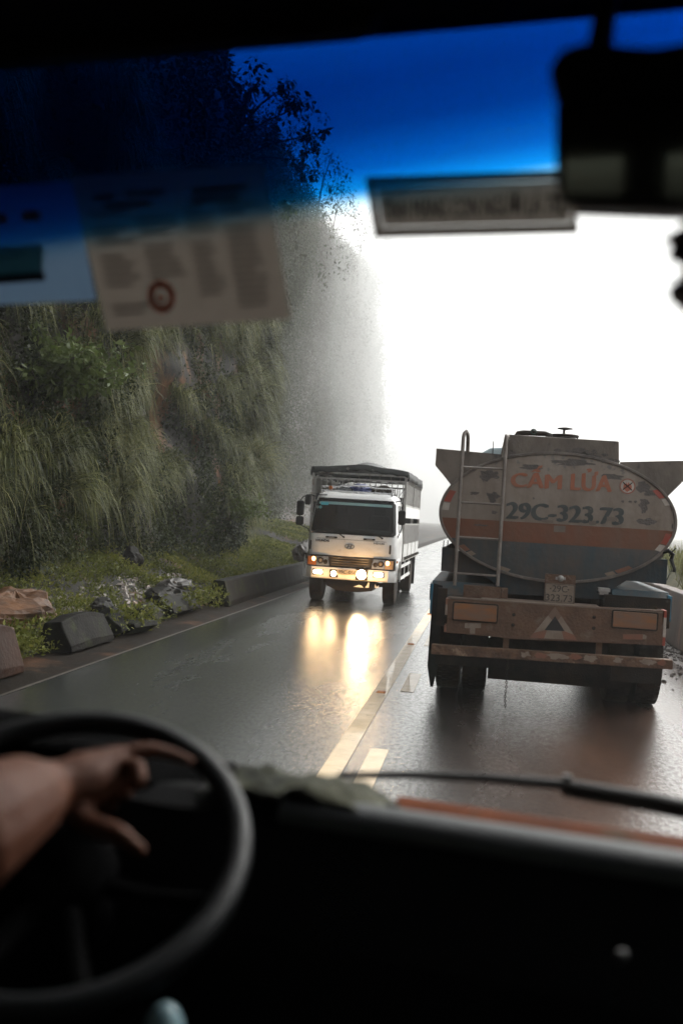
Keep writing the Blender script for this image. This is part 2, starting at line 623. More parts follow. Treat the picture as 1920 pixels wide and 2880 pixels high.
# ------------------------------------------------------------------ hillside
XB_Y = [-14, 20, 29, 36, 44, 70, 100, 150, 350, 800, 1190, 1210]
XB_X = [-7.6, -7.6, -7.7, -8.9, -11.2, -15.2, -19.6, -26.8, -54, -102, -128, -190]
HC_Y = [-14, 30, 40, 47, 100, 150, 350, 800, 1190, 1210]
HC_Z = [16, 17, 17, 19, 32, 47, 98, 205, 300, 300]
def cliff_x(y, z):
    xb = np.interp(y, XB_Y, XB_X)
    k = min(16.0, 1.0 + max(0.0, y - 30) * 0.03)
    n = noise.fractal(Vector((y * 0.2 / k + 3, z * 0.17 / k, 1.7)), 0.9, 2.0, 5) * 1.0 * min(k, 3.0)
    ridge = abs(noise.noise(Vector((y * 0.42 / k, z * 0.3 / k, 9.2)))) * 0.9
    foot = min(1.0, max(0.0, (z - 0.5) / 2.2))
    return xb - 0.10 * max(0, z - 1) + (n - ridge) * (0.35 + 0.65 * foot) + 0.35 * foot
def bank_z(x, y):
    xb = np.interp(y, XB_Y, XB_X)
    b = min(1.0, max(0.0, (x + 5.15) / (xb + 5.15)))
    zb = 0.10 + 0.78 * b ** 1.6 + 0.16 * noise.fractal(Vector((x * 0.8, y * 0.55, 5.5)), 0.9, 2.0, 4) * min(1, b * 4 + 0.1)
    return zb + (0.5 * b if y > 45 else 0)
ys = np.concatenate([np.arange(-11.5, 34, 0.4), np.arange(34, 80, 1.0), np.arange(80, 200, 3.0), np.arange(200, 1212, 12.0)])
NB, NC, NP = 12, 46, 4
hv, hf = [], []
for y in ys:
    xb = float(np.interp(y, XB_Y, XB_X))
    H = float(np.interp(y, HC_Y, HC_Z))
    for i in range(NB):
        b = i / NB
        x = -5.15 + (xb + 5.15) * b
        hv.append((x, y, bank_z(x, y) - (0.2 if i == 0 else 0)))
    zb = bank_z(xb, y)
    for i in range(NC):
        z = zb + (H - zb) * (i / (NC - 1)) ** 1.25
        hv.append((cliff_x(y, z), y, z))
    xt = cliff_x(y, H)
    for i in range(1, NP + 1):
        hv.append((xt - 7.5 * i, y, H + 0.5 * i + 1.2 * noise.noise(Vector((xt * 0.1 - i, y * 0.08, 2)))))
n = NB + NC + NP
for j in range(len(ys) - 1):
    for i in range(n - 1):
        hf.append((j * n + i, (j + 1) * n + i, (j + 1) * n + i + 1, j * n + i + 1))
hm = MB()
hm.add(hv, hf)
rock = pm('wet_cliff_rock', (0.010, 0.009, 0.008), (0.032, 0.029, 0.025), 0.9, 0.5, rough2=0.7, bump=0.9, bscale=3.2, detail=10, stretch=(1, 1, 0.5),
          c3=(0.13, 0.062, 0.028), s3=0.7, t3=(0.55, 0.62), spec=0.12)
top('hillside', hm, rock, kind='structure', origin=(0, 0, 0), smooth=True, angle=180, fix=True)

# ------------------------------------------------------------------ vegetation generators
def unit(a):
    return a / np.maximum(np.linalg.norm(a, axis=1, keepdims=True), 1e-9)

class Veg:
    """Collects blades or leaves as quads with one tone per piece."""
    def __init__(s):
        s.V, s.Q, s.T, s.n = [], [], [], 0

    def put(s, V, Q, T):
        s.V.append(V)
        s.Q.append(Q + s.n)
        s.T.append(T)
        s.n += len(V)

    def blades(s, P, D, Ln, Wd, droop, tone, seg=5):
        k = len(P)
        t = np.linspace(0, 1, seg + 1)
        pos = P[:, None] + Ln[:, None, None] * (D[:, None] * (t - 0.25 * droop[:, None] * t ** 2)[..., None])
        pos[..., 2] -= Ln[:, None] * droop[:, None] * 0.9 * t ** 2.2
        side = unit(np.cross(D, np.c_[rng.normal(size=k) * 0.5, rng.normal(size=k) * 0.5, np.ones(k)]))
        w = Wd[:, None] * (0.5 * (1 - t ** 1.6) + 0.04)
        A = pos + side[:, None] * w[..., None]
        B = pos - side[:, None] * w[..., None]
        V = np.stack([A, B], 2).reshape(k * (seg + 1) * 2, 3)
        base = (np.arange(k) * (seg + 1) * 2)[:, None] + np.arange(seg)[None] * 2
        Q = np.stack([base, base + 1, base + 3, base + 2], -1).reshape(-1, 4)
        s.put(V, Q, np.repeat(tone, (seg + 1) * 2))

    def leaves(s, P, A, Ln, Wd, tone):
        k = len(P)
        side = unit(np.cross(A, rng.normal(size=(k, 3))))
        up = np.cross(A, side)
        a = P
        b = P + A * (Ln * 0.45)[:, None] + side * (Wd * 0.5)[:, None] + up * (Wd * 0.12)[:, None]
        c = P + A * Ln[:, None] - up * (Wd * 0.2)[:, None]
        d = P + A * (Ln * 0.45)[:, None] - side * (Wd * 0.5)[:, None] + up * (Wd * 0.12)[:, None]
        V = np.stack([a, b, c, d], 1).reshape(-1, 3)
        Q = np.arange(k * 4).reshape(k, 4)
        s.put(V, Q, np.repeat(tone, 4))

    def mesh(s, name, origin=(0, 0, 0)):
        return fast_mesh(name, np.concatenate(s.V) - np.array(origin), np.concatenate(s.Q), np.clip(np.concatenate(s.T), 0, 1))

def tussock(vg, p, out, n=45, length=0.9, spread=0.75, width=0.014, tone=0.5, droop=0.8, up=0.55, seg=5):
    k = n
    d = unit(np.array(out)[None] * 0.8 + rng.normal(size=(k, 3)) * spread * np.array([0.6, 0.8, 0.5]) + np.array([0, 0, up]))
    P = np.array(p)[None] + rng.normal(size=(k, 3)) * 0.09
    vg.blades(P, d, length * rng.uniform(0.5, 1.15, k), width * rng.uniform(0.6, 1.3, k), droop * rng.uniform(0.6, 1.25, k), tone + rng.normal(size=k) * 0.24, seg)

def clump(vg, p, r, n=110, size=0.07, tone=0.5, hang=0.4, flat=0.7):
    k = n
    q = unit(rng.normal(size=(k, 3))) * (rng.uniform(0.25, 1, k) ** 0.5)[:, None] * np.array([r[0], r[1], r[2]])
    a = unit(unit(q) + rng.normal(size=(k, 3)) * flat + np.array([0, 0, -hang]))
    l = size * rng.uniform(0.6, 1.4, k)
    vg.leaves(np.array(p)[None] + q, a, l, l * rng.uniform(0.4, 0.6, k), tone + rng.normal(size=k) * 0.15)

m_grass = leaf_mat('pale_wet_grass', [(0.010, 0.014, 0.004), (0.07, 0.08, 0.024), (0.23, 0.225, 0.09)], 0.5, 0.3)
m_creep = leaf_mat('dark_creeper_leaf', [(0.006, 0.010, 0.003), (0.024, 0.034, 0.009), (0.10, 0.115, 0.03)], 0.45, 0.25)
m_cover = leaf_mat('yellow_green_leaf', [(0.02, 0.026, 0.006), (0.10, 0.115, 0.022), (0.24, 0.24, 0.055)], 0.5, 0.3)
m_bush = leaf_mat('shrub_leaf', [(0.03, 0.045, 0.014), (0.08, 0.11, 0.03), (0.15, 0.18, 0.06)], 0.42, 0.3)
m_tree = leaf_mat('tree_leaf', [(0.02, 0.028, 0.014), (0.05, 0.065, 0.028), (0.1, 0.115, 0.05)], 0.5, 0.3)
m_far = leaf_mat('fog_wood_leaf', [(0.024, 0.03, 0.015), (0.042, 0.05, 0.024), (0.075, 0.083, 0.04)], 0.6, 0.25)
m_bark = pm('grey_brown_bark', (0.05, 0.04, 0.03), (0.09, 0.075, 0.06), 6, 0.8, bump=0.6, bscale=25)

def bare(y, z):
    """The rock left showing between the plants."""
    a = ((y - 23.0) / 1.0) ** 2 + ((z - 4.5) / 1.5) ** 2 < 1
    b = ((y - 17.6) / 0.7) ** 2 + ((z - 1.45) / 0.5) ** 2 < 1
    c = ((y - 24.6) / 0.5) ** 2 + ((z - 6.0) / 1.0) ** 2 < 1
    return a or b or c

vg, vc = Veg(), Veg()
for _ in range(1500):
    y = rng.uniform(9, 40)
    z = 0.9 + 9.5 * rng.uniform() ** 1.25
    f = noise.noise(Vector((y * 0.33, z * 0.4, 21.0)))
    if bare(y, z):
        continue
    x = cliff_x(y, z)
    t = noise.noise(Vector((y * 0.5, z * 0.5, 33.0)))
    if _ % 3 == 0 and f + 0.09 * (z - 2.8) + (0.25 if y < 21 else -0.05) > 0:
        tussock(vg, (x + 0.05, y, z), (1, -0.25, 0.1), n=int(rng.integers(26, 52)), length=rng.uniform(0.55, 1.15), tone=0.5 + 0.35 * t,
                droop=rng.uniform(0.7, 1.15), width=0.013 + 0.0003 * y)
# swelling mounds of long grass that droop over a dark hollow below them
for _ in range(360):
    y = 9.5 + 66 * rng.uniform() ** 1.7
    z = 1.7 + 8.5 * rng.uniform() ** 1.1
    if noise.noise(Vector((y * 0.33, z * 0.4, 21.0))) + 0.07 * (z - 2.8) + (0.2 if y < 22 else 0.0) < -0.08 or bare(y, z):
        continue
    R0 = rng.uniform(0.45, 1.0)
    x = cliff_x(y, z)
    t0 = 0.46 + 0.22 * noise.noise(Vector((y * 0.5, z * 0.5, 33.0))) + 0.1 * rng.normal()
    for q in range(int(9 + 10 * R0)):
        a = rng.uniform(-1.25, 1.25)
        e = rng.uniform(-0.1, 1.2)
        d = np.array([math.cos(a) * math.cos(e), math.sin(a) * math.cos(e), math.sin(e)])
        p = np.array([x, y, z]) + d * R0 * np.array([0.6, 1.0, 0.55])
        if bare(p[1], p[2]):
            continue
        tussock(vg, p, d, n=int(rng.integers(22, 40)), length=rng.uniform(0.6, 1.15), tone=t0 + 0.12 * d[2], droop=rng.uniform(0.9, 1.3), width=0.012 + 0.0004 * y, spread=0.42, up=0.35)
for _ in range(3100):
    y = 8.5 + 58 * rng.uniform() ** 1.4
    z = 0.75 + 11 * rng.uniform() ** 1.5
    if bare(y, z):
        continue
    x = cliff_x(y, z)
    f = noise.noise(Vector((y * 0.33, z * 0.4, 21.0)))
    t = noise.noise(Vector((y * 0.45, z * 0.4, 44.0)))
    big = f + 0.09 * (z - 2.8) < 0.05
    rz = rng.uniform(0.3, 0.9) if y > 22 else rng.uniform(0.2, 0.5)
    clump(vc, (x + (0.22 if big else 0.02), y, z), (rng.uniform(0.18, 0.4), rng.uniform(0.25, 0.5), rz), n=int(rng.integers(70, 120)), size=0.055 + 0.0012 * y,
          tone=0.42 + 0.4 * t, hang=0.7)
for _ in range(420):
    y, z = rng.uniform(8.5, 19), 0.8 + 6.5 * rng.uniform()
    clump(vc, (cliff_x(y, z) + 0.08, y, z), (0.25, 0.4, 0.45), n=90, size=0.075, tone=0.4 + 0.4 * noise.noise(Vector((y * 0.45, z * 0.4, 44.0))), hang=0.7)
for _ in range(520):
    y = rng.uniform(9, 40)
    z = 8 + 9 * rng.uniform()
    x = cliff_x(y, z)
    clump(vc, (x + 0.1, y, z), (0.4, 0.8, 1.0), n=90, size=0.16, tone=0.22 + 0.3 * noise.noise(Vector((y, z, 3))), hang=0.8)
o = link('hanging_grass', vg.mesh('hanging_grass'), m_grass)
props(o, 'pale drooping grass hanging in tussocks over the cliff face', 'grass', kind='stuff')
o = link('creeper_leaves', vc.mesh('creeper_leaves'), m_creep)
props(o, 'dark small-leaved creepers covering the rock cliff', 'creeper', kind='stuff')

# the far hillside, fading into the fog
vf = Veg()
for _ in range(3800):
    y = 52 + 1090 * rng.uniform() ** 2.2
    H = float(np.interp(y, HC_Y, HC_Z))
    z = 0.8 + (H + 1.0) * rng.uniform() ** 0.85
    x = cliff_x(y, min(z, H))
    k = 0.5 + y * 0.014
    clump(vf, (x + 0.3 * k, y, z), (0.7 * k, 0.9 * k, 1.3 * k), n=125, size=0.09 + 0.0013 * y, tone=0.45 + 0.5 * noise.noise(Vector((y * 0.15, z * 0.2, 8))), hang=0.8)
for _ in range(520):
    y = 320 + 800 * rng.uniform()
    H = float(np.interp(y, HC_Y, HC_Z))
    z = 1 + H * rng.uniform()
    clump(vf, (cliff_x(y, z) + rng.uniform(0, 0.022) * y * rng.uniform(), y, z), (0.011 * y, 0.014 * y, 0.016 * y), n=130, size=0.002 * y, tone=0.4, hang=0.6)
o = link('far_wood', vf.mesh('far_wood'), m_far)
props(o, 'misty mass of greenery on the hillside fading into white fog', 'woodland', kind='stuff')

# ground cover on the bank
vb = Veg()
pts = []
while len(pts) < 7400:
    y = 8.5 + 62 * rng.uniform() ** 1.35
    xb = float(np.interp(y, XB_Y, XB_X))
    x = rng.uniform(xb - 0.1, -5.2)
    rub = noise.noise(Vector((x * 0.9, y * 0.5, 61.0)))
    inrub = 12.8 < y < 21.5 and -6.7 < x < -5.35
    if inrub and rub > -0.12 and rng.uniform() < 0.9:
        continue
    pts.append((x, y, bank_z(x, y)))
for p in pts:
    h = 0.05 + 0.09 * max(0, noise.noise(Vector((p[0] * 1.3, p[1] * 0.9, 14)))) + 0.02
    clump(vb, (p[0], p[1], p[2] + h * 0.5), (0.17, 0.24, h), n=24, size=0.05 + 0.0012 * max(0.0, p[1] - 12), tone=0.5 + 0.45 * noise.noise(Vector((p[0] * 0.9, p[1] * 0.7, 77))), hang=-0.5)
for y, x in [(9.9, -5.2), (10.4, -5.15), (10.7, -5.1), (10.9, -5.2), (13.6, -5.1), (13.9, -5.0), (14.6, -5.05), (15.1, -5.0), (18.2, -5.1), (18.5, -5.05), (18.7, -5.2), (17.2, -5.0)]:
    for q in range(4):
        clump(vb, (x + rng.normal() * 0.1, y + rng.normal() * 0.15, 0.15 + 0.25 * rng.uniform()), (0.16, 0.2, 0.16), n=40, size=0.07, tone=0.62, hang=-0.2)
o = link('ground_cover_leaves', vb.mesh('ground_cover_leaves'), m_cover)
props(o, 'low yellow-green ground cover on the bank above the gutter', 'ground cover', kind='stuff')

# plants one can point at
def grass_clump(name, p, label, parts, mat, cat='grass clump', group=None):
    v = Veg()
    for (dx, dy, dz, n, ln, wd, tone, dr, upv) in parts:
        tussock(v, (p[0] + dx, p[1] + dy, p[2] + dz), (0.9, -0.3, 0.1), n=n, length=ln, width=wd, tone=tone, droop=dr, up=upv, seg=7, spread=0.6)
    o = link(name, v.mesh(name, p), mat)
    o.location = p
    return props(o, label, cat, group)
def on_cliff(y, z, out=0.1):
    return (cliff_x(y, z) + out, y, z)
grass_clump('reed_clump', on_cliff(33.0, 3.5, 0.6), 'large feathery reed clump arching toward the white truck mirrors', [
    (0.3 * math.sin(i * 2.1), -0.9 + 0.3 * i, 0.25 * math.cos(i), 80, 2.2, 0.02, 0.66, 0.75, 0.8) for i in range(7)], m_grass)
grass_clump('grass_tussock', on_cliff(22.3, 2.6, 0.25), 'full round tussock of drooping grass just under the bare orange rock', [
    (0.1 * math.sin(i * 2.1), -0.8 + 0.35 * i, 0.15 * math.cos(i * 2), 80, 1.15, 0.016, 0.6, 0.95, 0.75) for i in range(6)], m_grass, group='big grass tussocks on the cliff')
grass_clump('grass_tussock', on_cliff(18.0, 3.0, 0.3), 'tall spiky pale tussock fanning out left of the round tussock', [
    (0.1 * math.sin(i * 2.1), -0.6 + 0.35 * i, 0.15 * math.cos(i * 2), 80, 1.3, 0.016, 0.72, 0.7, 0.95) for i in range(5)], m_grass, group='big grass tussocks on the cliff')
def shrub(name, p, label, n_stem, h, leaf, tone, mat, lean=(0.6, -0.2), wide=0.5, cat='shrub'):
    t = thing(name, p, label, cat)
    v, st = Veg(), MB()
    for i in range(n_stem):
        d = Vector((lean[0] + rng.normal() * wide, lean[1] + rng.normal() * wide, 1)).normalized()
        hh = h * rng.uniform(0.6, 1.1)
        path = [Vector(p) + d * hh * s + Vector((0.25 * s * s, 0, -0.25 * h * s * s)) for s in (0, 0.35, 0.7, 1)]
        st.tube(path, [0.014, 0.011, 0.008, 0.004], 5)
        for s in np.linspace(0.25, 1, 9):
            q = Vector(p) + d * hh * s + Vector((0.25 * s * s, 0, -0.25 * h * s * s))
            clump(v, tuple(q), (0.13, 0.13, 0.12), n=11, size=leaf, tone=tone, hang=0.35, flat=0.5)
    obj('stem', st, m_bark, t)
    link('foliage', v.mesh('foliage', root_loc(t)), mat, t)
    return t
shrub('leafy_shrub', on_cliff(15.2, 3.5, 0.2), 'leafy green shrub with broad leaves leaning out of the cliff, leftmost plant', 30, 1.5, 0.125, 0.5, m_bush)
shrub('young_bush', on_cliff(27.2, 1.6, 0.2), 'rounded small-leaved bush at the cliff foot below the reed clump', 22, 1.3, 0.09, 0.55, m_bush)

# trees
def tree(name, base, h, label, crown, leaf, n_leaf, mat, group=None, lean=(0.15, 0), trunk_r=0.14, tone=0.5):
    t = thing(name, base, label, 'tree', group)
    b = Vector(base)
    tb, v = MB(), Veg()
    path = [b + Vector((lean[0] * h * s * s, lean[1] * h * s, h * s)) + Vector((noise.noise(Vector((s * 3, base[1], 0))), noise.noise(Vector((s * 3, base[1], 5))), 0)) * 0.25 for s in np.linspace(0, 1, 7)]
    tb.tube(path, [trunk_r * (1 - 0.8 * s) for s in np.linspace(0, 1, 7)], 8)
    for (dx, dy, dz, rx, ry, rz, w) in crown:
        c = b + Vector((dx, dy, dz))
        s0 = path[min(6, max(1, int(6 * min(1, max(0.15, (dz - 0.3 * h) / h)))))]
        mid = (s0 + c) / 2 + Vector((0, 0, 0.15))
        tb.tube([s0, mid, c], [trunk_r * 0.4, trunk_r * 0.25, trunk_r * 0.08], 6)
        for _ in range(5):
            e = c + Vector((rng.normal() * rx * 0.6, rng.normal() * ry * 0.6, rng.normal() * rz * 0.6))
            tb.tube([c - (c - mid) * 0.2, e], [trunk_r * 0.1, trunk_r * 0.03], 4)
        for _ in range(int(w)):
            q = c + Vector((rng.normal() * rx * 0.55, rng.normal() * ry * 0.55, rng.normal() * rz * 0.55))
            clump(v, tuple(q), (0.28 * rx, 0.28 * ry, 0.3 * rz), n=n_leaf, size=leaf, tone=tone + rng.normal() * 0.12, hang=0.9, flat=0.5)
    obj('trunk', tb, m_bark, t, smooth=True)
    link('crown', v.mesh('crown', root_loc(t)), mat, t)
    return t
ct = cliff_x(33, 13)
tree('overhanging_tree', (cliff_x(33.0, 14.0) - 0.4, 33.0, 13.2), 3.4, 'broad-leaved tree leaning out from the cliff top into the blue band',
     [(0.8, 0, 3.2, 0.8, 0.8, 0.5, 6), (1.9, -0.3, 3.0, 0.6, 0.8, 0.35, 4), (2.6, -0.5, 2.3, 0.45, 0.7, 0.5, 5), (3.1, -0.4, 1.4, 0.4, 0.6, 0.5, 6), (2.7, -0.2, 0.6, 0.4, 0.6, 0.45, 5),
      (2.2, 0, -0.5, 0.35, 0.5, 0.5, 5), (1.5, 0.2, 1.2, 0.5, 0.7, 0.7, 5), (-0.6, 0.4, 3.2, 1.2, 1.2, 1.1, 14)], 0.25, 12, m_tree, lean=(0.3, 0), trunk_r=0.15)
for (y, dx, hh, lab) in [(62, 0.2, 7.0, 'faint drooping tree in the mist just beyond the overhanging tree'),
                         (98, 0.5, 10.0, 'misty bamboo-like tree hanging over the hillside between the two papers'),
                         (190, 0.8, 16.0, 'pale tree outline on the hillside halfway into the fog'),
                         (380, 1.5, 26.0, 'ghostly tall tree near the end of the foggy hillside'),
                         (820, 5.0, 50.0, 'barely visible farthest tree dissolving into the white fog')]:
    H = float(np.interp(y, HC_Y, HC_Z))
    s = hh / 5.0
    tree('misty_tree', (cliff_x(y, H) + dx - 0.6, y, H - 0.8), hh, lab,
         [(0.4 * s, 0, hh * 0.9, 1.1 * s, 1.1 * s, 1.0 * s, 9), (1.3 * s, -0.4 * s, hh * 0.62, 0.9 * s, 0.9 * s, 1.1 * s, 9), (1.9 * s, 0.3, hh * 0.3, 0.7 * s, 0.8 * s, 1.2 * s, 9), (-0.9 * s, 0, hh * 0.7, 1.1 * s, 1.1 * s, 1.2 * s, 9),
          (1.6 * s, 0.2, -0.3 * hh, 0.5 * s, 0.6 * s, 1.4 * s, 8)], 0.24 + 0.0016 * y, 11, m_far, group='trees fading into the fog', trunk_r=0.1 * s)

# ------------------------------------------------------------------ parapets, broken blocks, rocks
conc = pm('dark_wet_concrete', (0.005, 0.0048, 0.0045), (0.012, 0.011, 0.010), 2.5, 0.7, bump=0.5, bscale=25, c3=(0.03, 0.036, 0.014), s3=3.0, t3=(0.55, 0.7), spec=0.08)
conc_red = pm('clay_stained_concrete', (0.04, 0.016, 0.01), (0.02, 0.011, 0.008), 2.0, 0.55, bump=0.5, bscale=18, c3=(0.15, 0.1, 0.075), s3=4, t3=(0.64, 0.69), spec=0.1)
conc_pale = pm('clay_washed_concrete', (0.12, 0.075, 0.058), (0.062, 0.05, 0.044), 3.0, 0.6, bump=0.4, bscale=20, stretch=(1, 1, 0.25), c3=(0.2, 0.11, 0.08), s3=4, t3=(0.58, 0.7))
def barrier(name, y0, y1, x, h, mat, label, cat, group=None, roll=0.0, pitch=0.0, yaw=0.0, base=0.46, topw=0.22, z=0.02, broken=0.0, seed=0):
    """A parapet length with sloping sides (jersey section), optionally broken at its ends and tipped."""
    t = thing(name, (x - base / 2, (y0 + y1) / 2, z), label, cat, group)
    n = max(3, int((y1 - y0) / 0.22))
    vs, fs = [], []
    for i in range(n + 1):
        y = y0 + (y1 - y0) * i / n
        e = broken * max(0.0, 1 - min(i, n - i) / 2.0)
        k = 1 - e * (0.5 + 0.5 * noise.noise(Vector((i * 2.3, seed, 1))))
        sec = [(0, 0), (0, 0.10 * k), (-(base - topw) / 2 * 0.9, h * 0.86 * k), (-(base - topw) / 2, h * k), (-(base + topw) / 2, h * k), (-base, 0.08), (-base, 0)]
        for a, c in sec:
            j = 0.012 * noise.noise(Vector((a * 9 + seed, y * 5, c * 9)))
            vs.append((x + a + j, y + j * 2, z + c + j))
    m = 7
    for i in range(n):
        for k in range(m):
            fs.append((i * m + k, i * m + (k + 1) % m, (i + 1) * m + (k + 1) % m, (i + 1) * m + k))
    fs += [tuple(range(m)), tuple(range(n * m + m - 1, n * m - 1, -1))]
    mb = MB()
    mb.add(vs, fs)
    obj('concrete_body', mb, mat, t, bevel=0.018)
    t.rotation_euler = (R_(pitch), R_(roll), R_(yaw))
    return t
barrier('parapet_wall', 18.95, 62, -4.98, 0.5, conc, 'long dark concrete parapet running back behind the white truck', 'parapet', yaw=0.35, seed=1)
barrier('broken_block', 11.6, 13.0, -4.9, 0.44, conc, 'upright dark broken concrete block, largest of the broken blocks on the left', 'concrete block', 'broken parapet blocks', roll=-6, broken=0.25, seed=2)
barrier('broken_block', 13.35, 14.3, -4.98, 0.38, conc, 'tipped dark concrete block with a jagged corner and weeds before it', 'concrete block', 'broken parapet blocks', roll=-22, yaw=9, broken=0.5, seed=3)
barrier('broken_block', 13.75, 14.4, -4.76, 0.22, conc, 'small low concrete fragment lying against the tipped jagged block', 'concrete block', 'broken parapet blocks', roll=-30, yaw=-12, broken=0.6, seed=4)
barrier('broken_block', 14.85, 15.6, -4.98, 0.36, conc, 'narrow slanting concrete slab between the jagged and the long sloping block', 'concrete block', 'broken parapet blocks', roll=-26, yaw=6, pitch=6, broken=0.4, seed=5)
barrier('broken_block', 15.85, 17.7, -4.98, 0.36, conc, 'long sloping concrete block lying back beside the grey rocks', 'concrete block', 'broken parapet blocks', roll=-28, yaw=3, pitch=-2, broken=0.4, seed=6)
barrier('stained_block', 7.9, 10.15, -4.8, 0.58, conc_red, 'red-brown clay stained concrete block at the left edge by the gutter', 'concrete block', roll=-4, broken=0.35, seed=7)
barrier('roadside_wall', 4.0, 90, 3.72, 0.92, conc_pale, 'brown stained concrete wall along the right verge beyond the tanker', 'wall', base=0.42, topw=0.26, seed=8)

r_orange = pm('orange_brown_boulder', (0.035, 0.015, 0.006), (0.15, 0.062, 0.02), 2.6, 0.6, bump=1.0, bscale=9, stretch=(0.6, 1, 2.6), c3=(0.2, 0.14, 0.1), s3=2.2, t3=(0.58, 0.68), spec=0.3)
r_grey = pm('grey_rubble_rock', (0.03, 0.027, 0.024), (0.085, 0.075, 0.068), 4, 0.55, bump=0.9, bscale=14, c3=(0.05, 0.045, 0.04), s3=3, t3=(0.5, 0.62))
r_dark = pm('wet_black_rock', (0.008, 0.0078, 0.007), (0.025, 0.023, 0.02), 4, 0.6, bump=0.9, bscale=14, spec=0.15)
def rock_at(name, c, r, mat, label, group=None, seed=0, rz=0.0, flat=True, jit=0.35):
    mb = MB()
    mb.ball((0, 0, 0), r, 26, 18, jitter=jit, seed=seed, fr=1.3)
    q = []
    for x, y, z in mb.v:                      # crude facets: snap the shape toward a few planes
        v = Vector((x / r[0], y / r[1], z / r[2]))
        k = 1.0
        for s in range(7):
            d = Vector((noise.noise(Vector((s, seed, 1.5))), noise.noise(Vector((s, seed, 7.5))), noise.noise(Vector((s, seed, 3.5))))).normalized()
            dd = v.dot(d)
            if dd > 0.82:
                k = min(k, 0.82 / dd)
        q.append((x * k, y * k, z * k))
    mb.v = [(x + c[0], y + c[1], z + c[2]) for x, y, z in q]
    o = top(name, mb, mat, label, 'rock', group)
    return o
rock_at('boulder', (-6.3, 12.9, 0.24), (0.5, 0.75, 0.42), r_orange, 'big orange-brown boulder with a pale cracked top on the green bank', seed=1)
rock_at('rock', (-5.85, 18.6, 0.32), (0.34, 0.5, 0.18), r_grey, 'pale grey rock, largest of the rubble behind the long sloping block', 'loose rocks on the bank', seed=5)
rock_at('rock', (-5.75, 17.4, 0.28), (0.3, 0.42, 0.18), r_dark, 'dark wet rock with a flat top left of the pale grey rock', 'loose rocks on the bank', seed=8)
rock_at('rock', (-5.5, 17.9, 0.24), (0.22, 0.3, 0.15), r_dark, 'small black rock in front of the pale grey rock', 'loose rocks on the bank', seed=11)
rock_at('rock', (-5.85, 14.9, 0.28), (0.2, 0.26, 0.14), r_dark, 'lone dark rock in the weeds above the jagged block', 'loose rocks on the bank', seed=12)
rock_at('rock', (-7.05, 19.4, 0.80), (0.22, 0.25, 0.24), r_dark, 'upright dark stone at the cliff foot above the pale rubble', 'loose rocks on the bank', seed=14)
rock_at('rock', (-5.75, 32.0, 0.55), (0.4, 0.6, 0.6), r_grey, 'tall misty stone by the bank just left of the white truck', 'loose rocks on the bank', seed=17)
def rubble(name, n, area, zf, size, mat, label, kind_cat):
    mb = MB()
    for i in range(n):
        x, y = area()
        s = size * rng.uniform(0.4, 1.5)
        c = Vector((x, y, zf(x, y) + s * 0.3))
        rot = Matrix.Rotation(rng.uniform(0, 6.28), 3, 'Z') @ Matrix.Rotation(rng.normal() * 0.5, 3, 'X')
        base = [(-1, -0.7, -0.5), (1, -0.8, -0.5), (0.8, 0.8, -0.5), (-0.9, 0.7, -0.5), (-0.6, -0.5, 0.4), (0.7, -0.4, 0.5), (0.5, 0.5, 0.3), (-0.5, 0.6, 0.55)]
        mb.hexa([c + rot @ (Vector(b) * s * rng.uniform(0.75, 1.2)) for b in base])
    return top(name, mb, mat, label, kind_cat, kind='stuff')
rubble('rubble', 750, lambda: (-5.35 - 1.35 * rng.uniform(), 12.8 + 8.5 * rng.uniform()), lambda x, y: bank_z(x, y), 0.042,
       pm('pale_broken_stone', (0.3, 0.26, 0.23), (0.14, 0.12, 0.105), 1.2, 0.5, bump=0.3, bscale=40, c3=(0.32, 0.2, 0.13), s3=0.9, t3=(0.55, 0.65)), 'pale broken stones strewn over the bank', 'rubble')
rubble('gravel', 900, lambda: (2.72 + 0.6 * rng.uniform() ** 0.7 + 0.25 * rng.normal() * rng.uniform(), 12 + 12 * rng.uniform()), lambda x, y: 0.0, 0.022,
       pm('dark_gravel', (0.1, 0.08, 0.07), (0.045, 0.038, 0.034), 3, 0.6), 'dark gravel scattered at the foot of the right-hand wall', 'gravel')
# grassy slope behind the wall on the right
sm = MB()
yy = np.arange(4, 120, 2.0)
for j, y in enumerate(yy):
    for i in range(8):
        x = 3.75 + 6.0 * (i / 7)
        sm.v.append((x, y, -0.05 + (0.9 + 0.35 * math.sin(i * 0.8)) * (1 if 0 < i < 7 else 0.3) + 0.2 * noise.noise(Vector((x, y * 0.4, 3)))))
for j in range(len(yy) - 1):
    for i in range(7):
        sm.f.append((j * 8 + i, j * 8 + i + 1, (j + 1) * 8 + i + 1, (j + 1) * 8 + i))
top('verge_terrain', sm, pm('grassy_soil', (0.1, 0.1, 0.05), (0.16, 0.14, 0.08), 3, 0.8, bump=0.5, bscale=10), kind='structure', smooth=True, angle=180)
vr = Veg()
for _ in range(420):
    y = 12 + 50 * rng.uniform() ** 1.3
    x = 4.1 + 2.8 * rng.uniform()
    tussock(vr, (x, y, 0.85 + 0.3 * rng.uniform()), (0, 0, 0.6), n=34, length=0.55 + 0.3 * rng.uniform(), width=0.012 + 0.0004 * y, tone=0.85, droop=0.35, up=1.0, spread=0.6, seg=4)
o = link('verge_grass', vr.mesh('verge_grass'), m_grass)
props(o, 'pale tall grass behind the right-hand wall', 'grass', kind='stuff')

